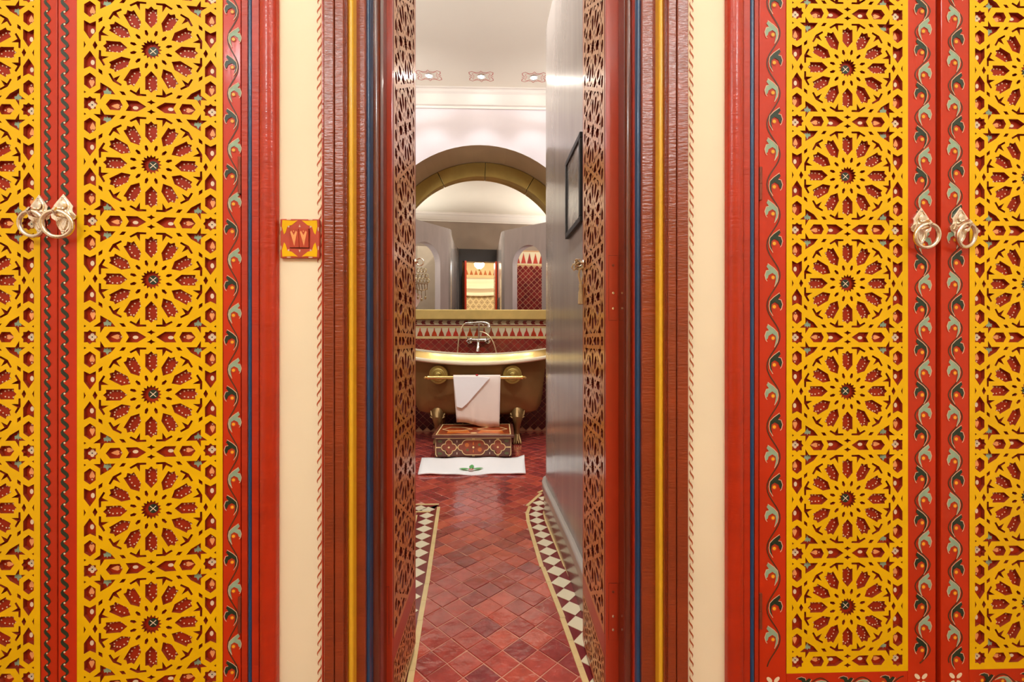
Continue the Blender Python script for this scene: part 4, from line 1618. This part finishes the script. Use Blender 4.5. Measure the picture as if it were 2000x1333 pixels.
# ------------------------------------------------------------------ cupboards
PU = 0.2505 / TU                      # metres per drawing unit
ROWZ = 1.1338 - 3.5 * 0.2505          # lowest end row
fr_mesh = star_panel('fretwork', PU, 7, 0.0068, YELLOW, CUTRED)
pt_mesh = star_paint('painted_motifs', PU, 7)
PWID = 2 * PW * PU
ZB, ZT = 0.135, 2.12


def cab_door(parent, name_label, x_left, w_l, w_r, loc, rot, hinge_side, hinge_px, scrolls, rope_side, pull, seedn, dark_first=True):
    """Door drawn from its left edge (local x 0): left stile, panel, right stile."""
    wd = w_l + PWID + w_r
    T_ = 0.022
    m = MB()
    zp0 = ROWZ - PE * PU
    zp1 = ROWZ + 7 * 0.2505 + PE * PU
    m.box(0, w_l, 0, T_, ZB, ZT, RED)
    m.box(w_l + PWID, wd, 0, T_, ZB, ZT, RED)
    m.box(w_l, w_l + PWID, 0, T_, ZB, zp0, RED)
    m.box(w_l, w_l + PWID, 0, T_, zp1, ZT, RED)
    door = m.build('door', parent, False, loc, (0, 0, rot), bevel=0.0016)
    if name_label:
        door['label'] = name_label
    m = MB()
    m.box(w_l, w_l + PWID, 0.0065, T_, zp0, zp1, DARKRED)
    m.build('ground_panel', door)
    put('fretwork', fr_mesh, door, (w_l + PWID / 2, -0.0008, ROWZ))
    put('painted_motifs', pt_mesh, door, (w_l + PWID / 2, 0.0064, ROWZ))
    m = MB()
    for sc_ in scrolls:
        scroll(m, *sc_[0], **sc_[1])
    for rp in rope_side:
        rope(m, *rp)
    if m.f:
        m.build('painted_scroll', door)
    # hinges
    for (zz0, zz1) in hinge_px:
        m = MB()
        hx = wd - 0.001 if hinge_side == 'r' else 0.001
        zmid = (zz0 + zz1) / 2
        m.tube([(hx, -0.003, zz0), (hx, -0.003, zmid - 0.0004)], 0.0036, IRON, 10)
        m.tube([(hx, -0.003, zmid + 0.0004), (hx, -0.003, zz1)], 0.0036, IRON, 10)
        m.build('hinge', door, True)
    if pull:
        ring_pull(door, *pull[0], **pull[1])
    return door


# ---- right cupboard
cabR = tag(empty('cupboard', ((CAB_R[0] + CAB_R[1]) / 2, 0, 0)), 'right built-in cupboard with yellow star fretwork doors and leaf scrolls on its stiles', 'cupboard')
ox = cabR.location.x
m = MB()
m.box(CAB_R[0] - ox + 0.004, CAB_R[1] - ox - 0.004, 0.108, 0.118, 0.0, CABTOP, GROOVE)
m.box(xY(1418) - ox + 0.004, xY(1470) - ox, 0.02, 0.108, 0.0, CABTOP, GROOVE)
m.box(CAB_R[0] - ox + 0.004, CAB_R[1] - ox - 0.004, 0.03, 0.108, 2.14, CABTOP - 0.002, REDB)
m.build('carcass', cabR)
m = MB()
m.box(xY(1483) - ox, CAB_R[1] - ox - 0.01, 0.006, 0.05, 0.0, 0.13, REDB)
m.build('plinth', cabR, False, bevel=0.002)


def cab_trim(root, members):
    oxx = root.location.x
    for (nm, pa_, pb_, y, kind, mat) in members:
        xa, xb = sorted((xY(pa_, y) - oxx, xY(pb_, y) - oxx))
        m = MB()
        if kind == 'flat':
            vert(m, [(xa, 0.06), (xa, y), (xb, y), (xb, 0.06)], mat, 0, CABTOP - 0.002)
        elif kind == 'round':
            vert(m, half_round(xa, xb, y + 0.008, 0.010, 0.06), mat, 0, CABTOP - 0.002)
        else:
            # big bead: half-round with a flat shoulder
            c1 = xa + (xb - xa) * 0.25
            vert(m, [(xa, 0.06), (xa, -0.006)] + [(xa + (xb - xa) * (0.5 - 0.5 * cos(pi * k / 14)), -0.006 - 0.016 * sin(pi * k / 14)) for k in range(1, 14)] + [(xb, -0.006), (xb, 0.06)], mat, 0, CABTOP - 0.002)
        m.build(nm, root, kind != 'flat')


cab_trim(cabR, [('bead_moulding', 1418, 1451, -0.006, 'big', REDB), ('groove', 1450.5, 1453.5, 0.004, 'flat', GROOVE), ('fillet', 1453, 1465, -0.010, 'flat', REDB),
                ('blue_bead', 1465, 1474.5, -0.010, 'round', BLUE), ('fillet', 1474, 1481.5, -0.006, 'flat', REDB)])
xr0, xr1, xr2, xr3 = xY(1483), xY(1533), xY(1775.5), xY(1828)
xs = xr0
wl_ = (xr1 + xr2) / 2 - PWID / 2 - xr0
wr_ = xr3 - ((xr1 + xr2) / 2 + PWID / 2)
zr = lambda px, py: zY(px, py, 0)
US = 0.000181
perA = zr(1510, 597.6) - zr(1510, 716)
perB = (zr(1800, 521) - zr(1800, 854)) / 4
perC = (zr(1865, 513) - zr(1865, 858)) / 4
wdR = wl_ + PWID + wr_
scA = ((wl_ * 0.52, ROWZ - 0.01, ZT - 0.02, perA, zr(1510, 597.6), US), dict(amp=85, flip=1, jit=0.006, seed=11))
scB = ((wl_ + PWID + wr_ * 0.52, ROWZ - 0.01, ZT - 0.02, perB, zr(1800, 521), US), dict(amp=100, flip=-1, jit=0.002, seed=12))
hl, hh_ = (zr(1486, 392), zr(1486, 328)), (zr(1486, 1227), zr(1486, 1158))
puR = ((wl_ + PWID + wr_ * 0.42, zr(1802, 448)), dict(swing=0.12, yaw=-0.05))
dR1 = cab_door(cabR, None, 0, wl_, wr_, (xs - ox, 0, 0), 0, 'l', [hl, hh_], [scA, scB], [], puR, 1)
# second door
x2 = xY(1838)
wl2 = xY(1893) - x2
scC = ((wl2 * 0.50, ROWZ - 0.01, ZT - 0.02, perC, zr(1865, 513), US), dict(amp=92, flip=1, jit=0.002, seed=13))
scD = ((wl2 + PWID + 0.03, ROWZ - 0.01, ZT - 0.02, perA, 1.0, US), dict(amp=85, flip=-1, jit=0.004, seed=14))
puR2 = ((wl2 * 0.62, zr(1872, 447)), dict(swing=0.12, yaw=0.2))
dR2 = cab_door(cabR, None, 0, wl2, 0.062, (x2 - ox, 0, 0), 0, 'r', [(1.327, 1.40), (0.33, 0.41)], [scC, scD], [], puR2, 2)
# painted bottom rails with corner flowers
for dr, a, wd in ((dR1, wl_, wdR), (dR2, wl2, wl2 + PWID + 0.062)):
    m = MB()
    zc_ = ROWZ - PE * PU - 0.027
    tr = lambda x, y, zc_=zc_: (y, zc_ + (0.0 + x))
    scroll(m, 0.0, a + 0.01, a + PWID - 0.01, perB, a + 0.03, US * 0.9, amp=90, flip=1, tr=tr, seed=5)
    for xx in (a * 0.5, a + PWID + (wd - a - PWID) * 0.45):
        flower4(m, xx, ROWZ - PE * PU - 0.022, 0.020)
    m.build('rail_painting', dr)
# meeting rebate between the doors
m = MB()
m.box(xr3 - ox + 0.001, x2 - ox - 0.001, 0.010, 0.04, ZB, ZT, M('rebate_red', (122, 18, 8), 0.4, coat=0.3))
m.build('meeting_strip', cabR)

# ---- left cupboard
cabL = tag(empty('cupboard', ((CAB_L[0] + CAB_L[1]) / 2, 0, 0)), 'left built-in cupboard with yellow star fretwork doors, one ajar, and green rope stripes', 'cupboard')
ox = cabL.location.x
m = MB()
m.box(CAB_L[0] - ox + 0.004, CAB_L[1] - ox - 0.004, 0.108, 0.118, 0.0, CABTOP, GROOVE)
m.box(xY(492) - ox, CAB_L[1] - ox - 0.004, 0.03, 0.108, 0.0, CABTOP, GROOVE)
m.box(CAB_L[0] - ox + 0.004, CAB_L[1] - ox - 0.004, 0.03, 0.108, 2.14, CABTOP - 0.002, REDB)
m.build('carcass', cabL)
m = MB()
m.box(CAB_L[0] - ox + 0.01, xY(472) - ox, 0.006, 0.05, 0.0, 0.13, REDB)
m.build('plinth', cabL, False, bevel=0.002)
cab_trim(cabL, [('bead_moulding', 508.5, 543, -0.006, 'big', REDB), ('groove', 505, 509, 0.004, 'flat', GROOVE), ('fillet', 492, 505.5, -0.010, 'flat', REDB),
                ('blue_bead', 483, 492.5, -0.010, 'round', BLUE), ('fillet', 472, 483.5, -0.006, 'flat', REDB)])
PHI = radians(5.8)
hxw = xY(470.5)
wr3, wl3 = 0.0375, 0.0365
wdL = wl3 + PWID + wr3
ex, ey = hxw - wdL * cos(PHI), 0.0 - wdL * sin(PHI)


def zL(px, py):
    # height on the ajar door under a pixel
    d_ = ray(px, py)
    # plane through (hxw,0) with direction (cos, sin)
    n_ = (-sin(PHI), cos(PHI))
    t = ((hxw - 0) * n_[0] + (0 + 1) * n_[1]) / (d_[0] * n_[0] + d_[1] * n_[1])
    return 1 + d_[2] * t


perD = (zL(453, 454) - zL(453, 777)) / 3
scE = ((wl3 + PWID + wr3 * 0.57, ROWZ - 0.01, ZT - 0.02, perD, zL(453, 454), US * 0.86), dict(amp=70, flip=-1, jit=0.002, seed=15))
rpE = (wl3 * 0.36, ZB + 0.02, ZT - 0.02, 0.0262, 0.0068)
puL = ((wl3 * 0.36, zL(128, 424)), dict(swing=0.1, yaw=0.1, u=0.000152))
dL2 = cab_door(cabL, None, 0, wl3, wr3, (ex - ox, ey, 0), PHI, 'r', [(zL(470, 380), zL(470, 308)), (zL(472, 1235), zL(472, 1165))], [scE], [rpE], puL, 3)
# far-left door, closed
xe = xY(112)
wr4 = 0.036
w4 = 0.040 + PWID + wr4
rpF = (0.040 + PWID + wr4 * 0.42, ZB + 0.02, ZT - 0.02, 0.0262, 0.0062)
puF = ((0.040 + PWID + wr4 * 0.02, zY(87, 424)), dict(swing=0.1, yaw=0.0, u=0.000152))
scG = ((0.022, ROWZ - 0.01, ZT - 0.02, perD, 1.05, US * 0.86), dict(amp=70, flip=1, jit=0.002, seed=16))
dL1 = cab_door(cabL, None, 0, 0.040, wr4, (xe - w4 - ox, 0.0, 0), 0, 'l', [(1.30, 1.38), (0.33, 0.41)], [scG], [rpF], puF, 4)

# ------------------------------------------------------------------ painted light switch
sx0, sx1 = xY(551), xY(627)
sz0, sz1 = zY(590, 506), zY(590, 430)
sw = tag(empty('light_switch', ((sx0 + sx1) / 2, 0, (sz0 + sz1) / 2)), 'hand-painted red and yellow light switch with two rockers on the plaster', 'light switch')
w, h = (sx1 - sx0) / 2, (sz1 - sz0) / 2
SWRED = M('switch_red', (190, 66, 38), 0.45, coat=0.2, var=0.12, vscale=30)
m = MB()
m.box(-w, w, -0.009, 0.0, -h, h, SWRED)
m.build('plate', sw, False, bevel=0.002)
m = MB()
SWF = lambda x, y, hh: (x, -0.009 - hh, y)
for a in (1, -1):
    for b in (1, -1):
        pts = [(0.10, 0.92), (0.35, 0.90), (0.88, 0.93), (0.90, 0.60), (0.80, 0.20), (0.72, 0.30), (0.62, 0.62), (0.40, 0.68)]
        pts = [(a * p[0] * w, b * p[1] * h) for p in pts]
        if a * b > 0:
            pts = pts[::-1]
        mb_pts = pts
        m.flat(mb_pts, SWF, 0.0005, YELLOW)
        m.disc(a * 0.55 * w, b * 0.96 * h, 0.12 * w, SWF, 0.0007, P_SILVER, 8, 0.03 * h)
        m.disc(a * 0.95 * w, b * 0.48 * h, 0.03 * w, SWF, 0.0007, P_SILVER, 8, 0.12 * h)
        m.disc(a * 0.56 * w, b * 0.60 * h, 0.05 * w, SWF, 0.0008, P_SILVER, 8)
for b in (1, -1):
    m.flat([(-0.05 * w, b * 0.58 * h), (0.05 * w, b * 0.58 * h), (0, b * 0.72 * h)][::(-1 if b < 0 else 1)], SWF, 0.0007, P_SILVER)
m.build('painting', sw)
m = MB()
m.box(-0.50 * w, 0.50 * w, -0.0096, -0.008, -0.50 * h, 0.50 * h, GROOVE)
m.build('surround', sw)
for a in (-1, 1):
    m = MB()
    xa, xb = sorted((a * 0.015 * w, a * 0.475 * w))
    m.add([(xa, -0.012, -0.47 * h), (xb, -0.012, -0.47 * h), (xb, -0.0155, 0.47 * h), (xa, -0.0155, 0.47 * h), (xa, -0.009, -0.47 * h), (xb, -0.009, -0.47 * h), (xb, -0.009, 0.47 * h), (xa, -0.009, 0.47 * h)],
          [(0, 1, 2, 3), (4, 7, 6, 5), (0, 4, 5, 1), (1, 5, 6, 2), (2, 6, 7, 3), (3, 7, 4, 0)], SWRED)
    c = (xa + xb) / 2
    hw_ = (xb - xa) / 2
    slope = lambda y: -0.012 - 0.0035 * (y + 0.47 * h) / (0.94 * h)
    RF = lambda x, y, hh: (x, slope(y) - hh, y)
    pts = [(c, -0.40 * h), (c + 0.75 * hw_, 0.30 * h), (c + 0.5 * hw_, 0.36 * h), (c, 0.14 * h), (c - 0.5 * hw_, 0.36 * h), (c - 0.75 * hw_, 0.30 * h)]
    m.flat(pts, RF, 0.0005, P_PEACH)
    m.disc(c, 0.34 * h, 0.14 * hw_, RF, 0.0005, P_PEACH, 8)
    m.build('rocker', sw)

# ------------------------------------------------------------------ hall behind the camera: what the mirror shows of it
m = MB()
m.box(-HX, HX, HB - 0.1, HB, 0, HC, M('hall_ochre', (226, 196, 140), 0.7, var=0.05))
wb = m.build('wall_hall_back')
tag(wb, 'ochre hall wall with painted diamonds, seen in the mirror', 'wall', None, 'structure')
m = MB()
BF = lambda x, y, h: (x, HB + h, y)
DG = M('hall_motif', (120, 84, 40), 0.7)
for r in range(4):
    for k in range(-8, 9):
        x = 0.1 + k * 0.16 + (r % 2) * 0.08
        z = 1.85 + r * 0.12
        m.ribbon([(x - 0.05, z), (x, z + 0.06), (x + 0.05, z), (x, z - 0.05)], 0.014, BF, 0.002, DG, closed=True)
        m.disc(x, z, 0.018, BF, 0.002, DG, 6)
for k in range(-8, 9):
    x = 0.1 + k * 0.13
    m.flat([(x - 0.05, 2.86), (x, 3.0), (x + 0.05, 2.86)], BF, 0.002, M('hall_motif_red', (190, 100, 40), 0.7))
m.build('painted_motifs', wb)
# draped canopy cloth on that wall
m = MB()
nx, nz = 40, 10
vs = []
for j in range(nz + 1):
    v = j / nz
    for i in range(nx + 1):
        s = i / nx * 2 - 1
        sag = 0.16 * (1 - s * s)
        z = 2.80 - 0.42 * v - sag * (0.3 + 0.5 * v)
        vs.append((0.1 + s * 1.1, HB + 0.05 + 0.05 * sin(v * 14) * (1 - s * s * 0.6) + 0.12 * sin(pi * v), z))
fs = [(j * (nx + 1) + i + 1, j * (nx + 1) + i, (j + 1) * (nx + 1) + i, (j + 1) * (nx + 1) + i + 1) for j in range(nz) for i in range(nx)]
m.add(vs, fs, M('cream_drape', (250, 230, 190), 0.8, sheen=0.2))
o = m.build('drape', None, True)
tag(o, 'cream swagged cloth on the hall wall, seen in the mirror', 'drape')
md = o.modifiers.new('solid', 'SOLIDIFY')
md.thickness = 0.01
# pendant lamp
lp = tag(empty('pendant_lamp', (0.09, -1.75, 2.72)), 'white glass pendant lamp with brass finial in the hall, seen in the mirror', 'lamp')
m = MB()
m.lathe([(0.02, 0.0), (0.06, 0.02), (0.11, 0.07), (0.125, 0.125), (0.128, 0.13), (0.122, 0.128), (0.10, 0.075), (0.05, 0.03), (0.02, 0.02)], lambda a, b, h: (a, b, h), M('lit_opal_glass', (255, 240, 214), 0.4, emit=7.0), 24)
m.build('shade', lp, True)
m = MB()
m.lathe([(0.0, -0.07), (0.008, -0.06), (0.006, -0.04), (0.02, -0.025), (0.03, -0.005), (0.022, 0.004), (0.0, 0.006)], lambda a, b, h: (a, b, h), BRASS, 16)
m.build('finial', lp, True)
m = MB()
for k in range(3):
    a = k * 2 * pi / 3
    m.tube([(0.12 * cos(a), 0.12 * sin(a), 0.13), (0.01 * cos(a), 0.01 * sin(a), 0.36)], 0.003, BRASS, 6)
m.tube([(0, 0, 0.36), (0, 0, HC - 2.72)], 0.006, BRASS, 8)
m.lathe([(0.0, 0), (0.05, 0), (0.04, -0.03), (0.0, -0.04)], lambda a, b, h: (a, -b, h + HC - 2.72), BRASS, 16)
m.build('chain', lp, True)
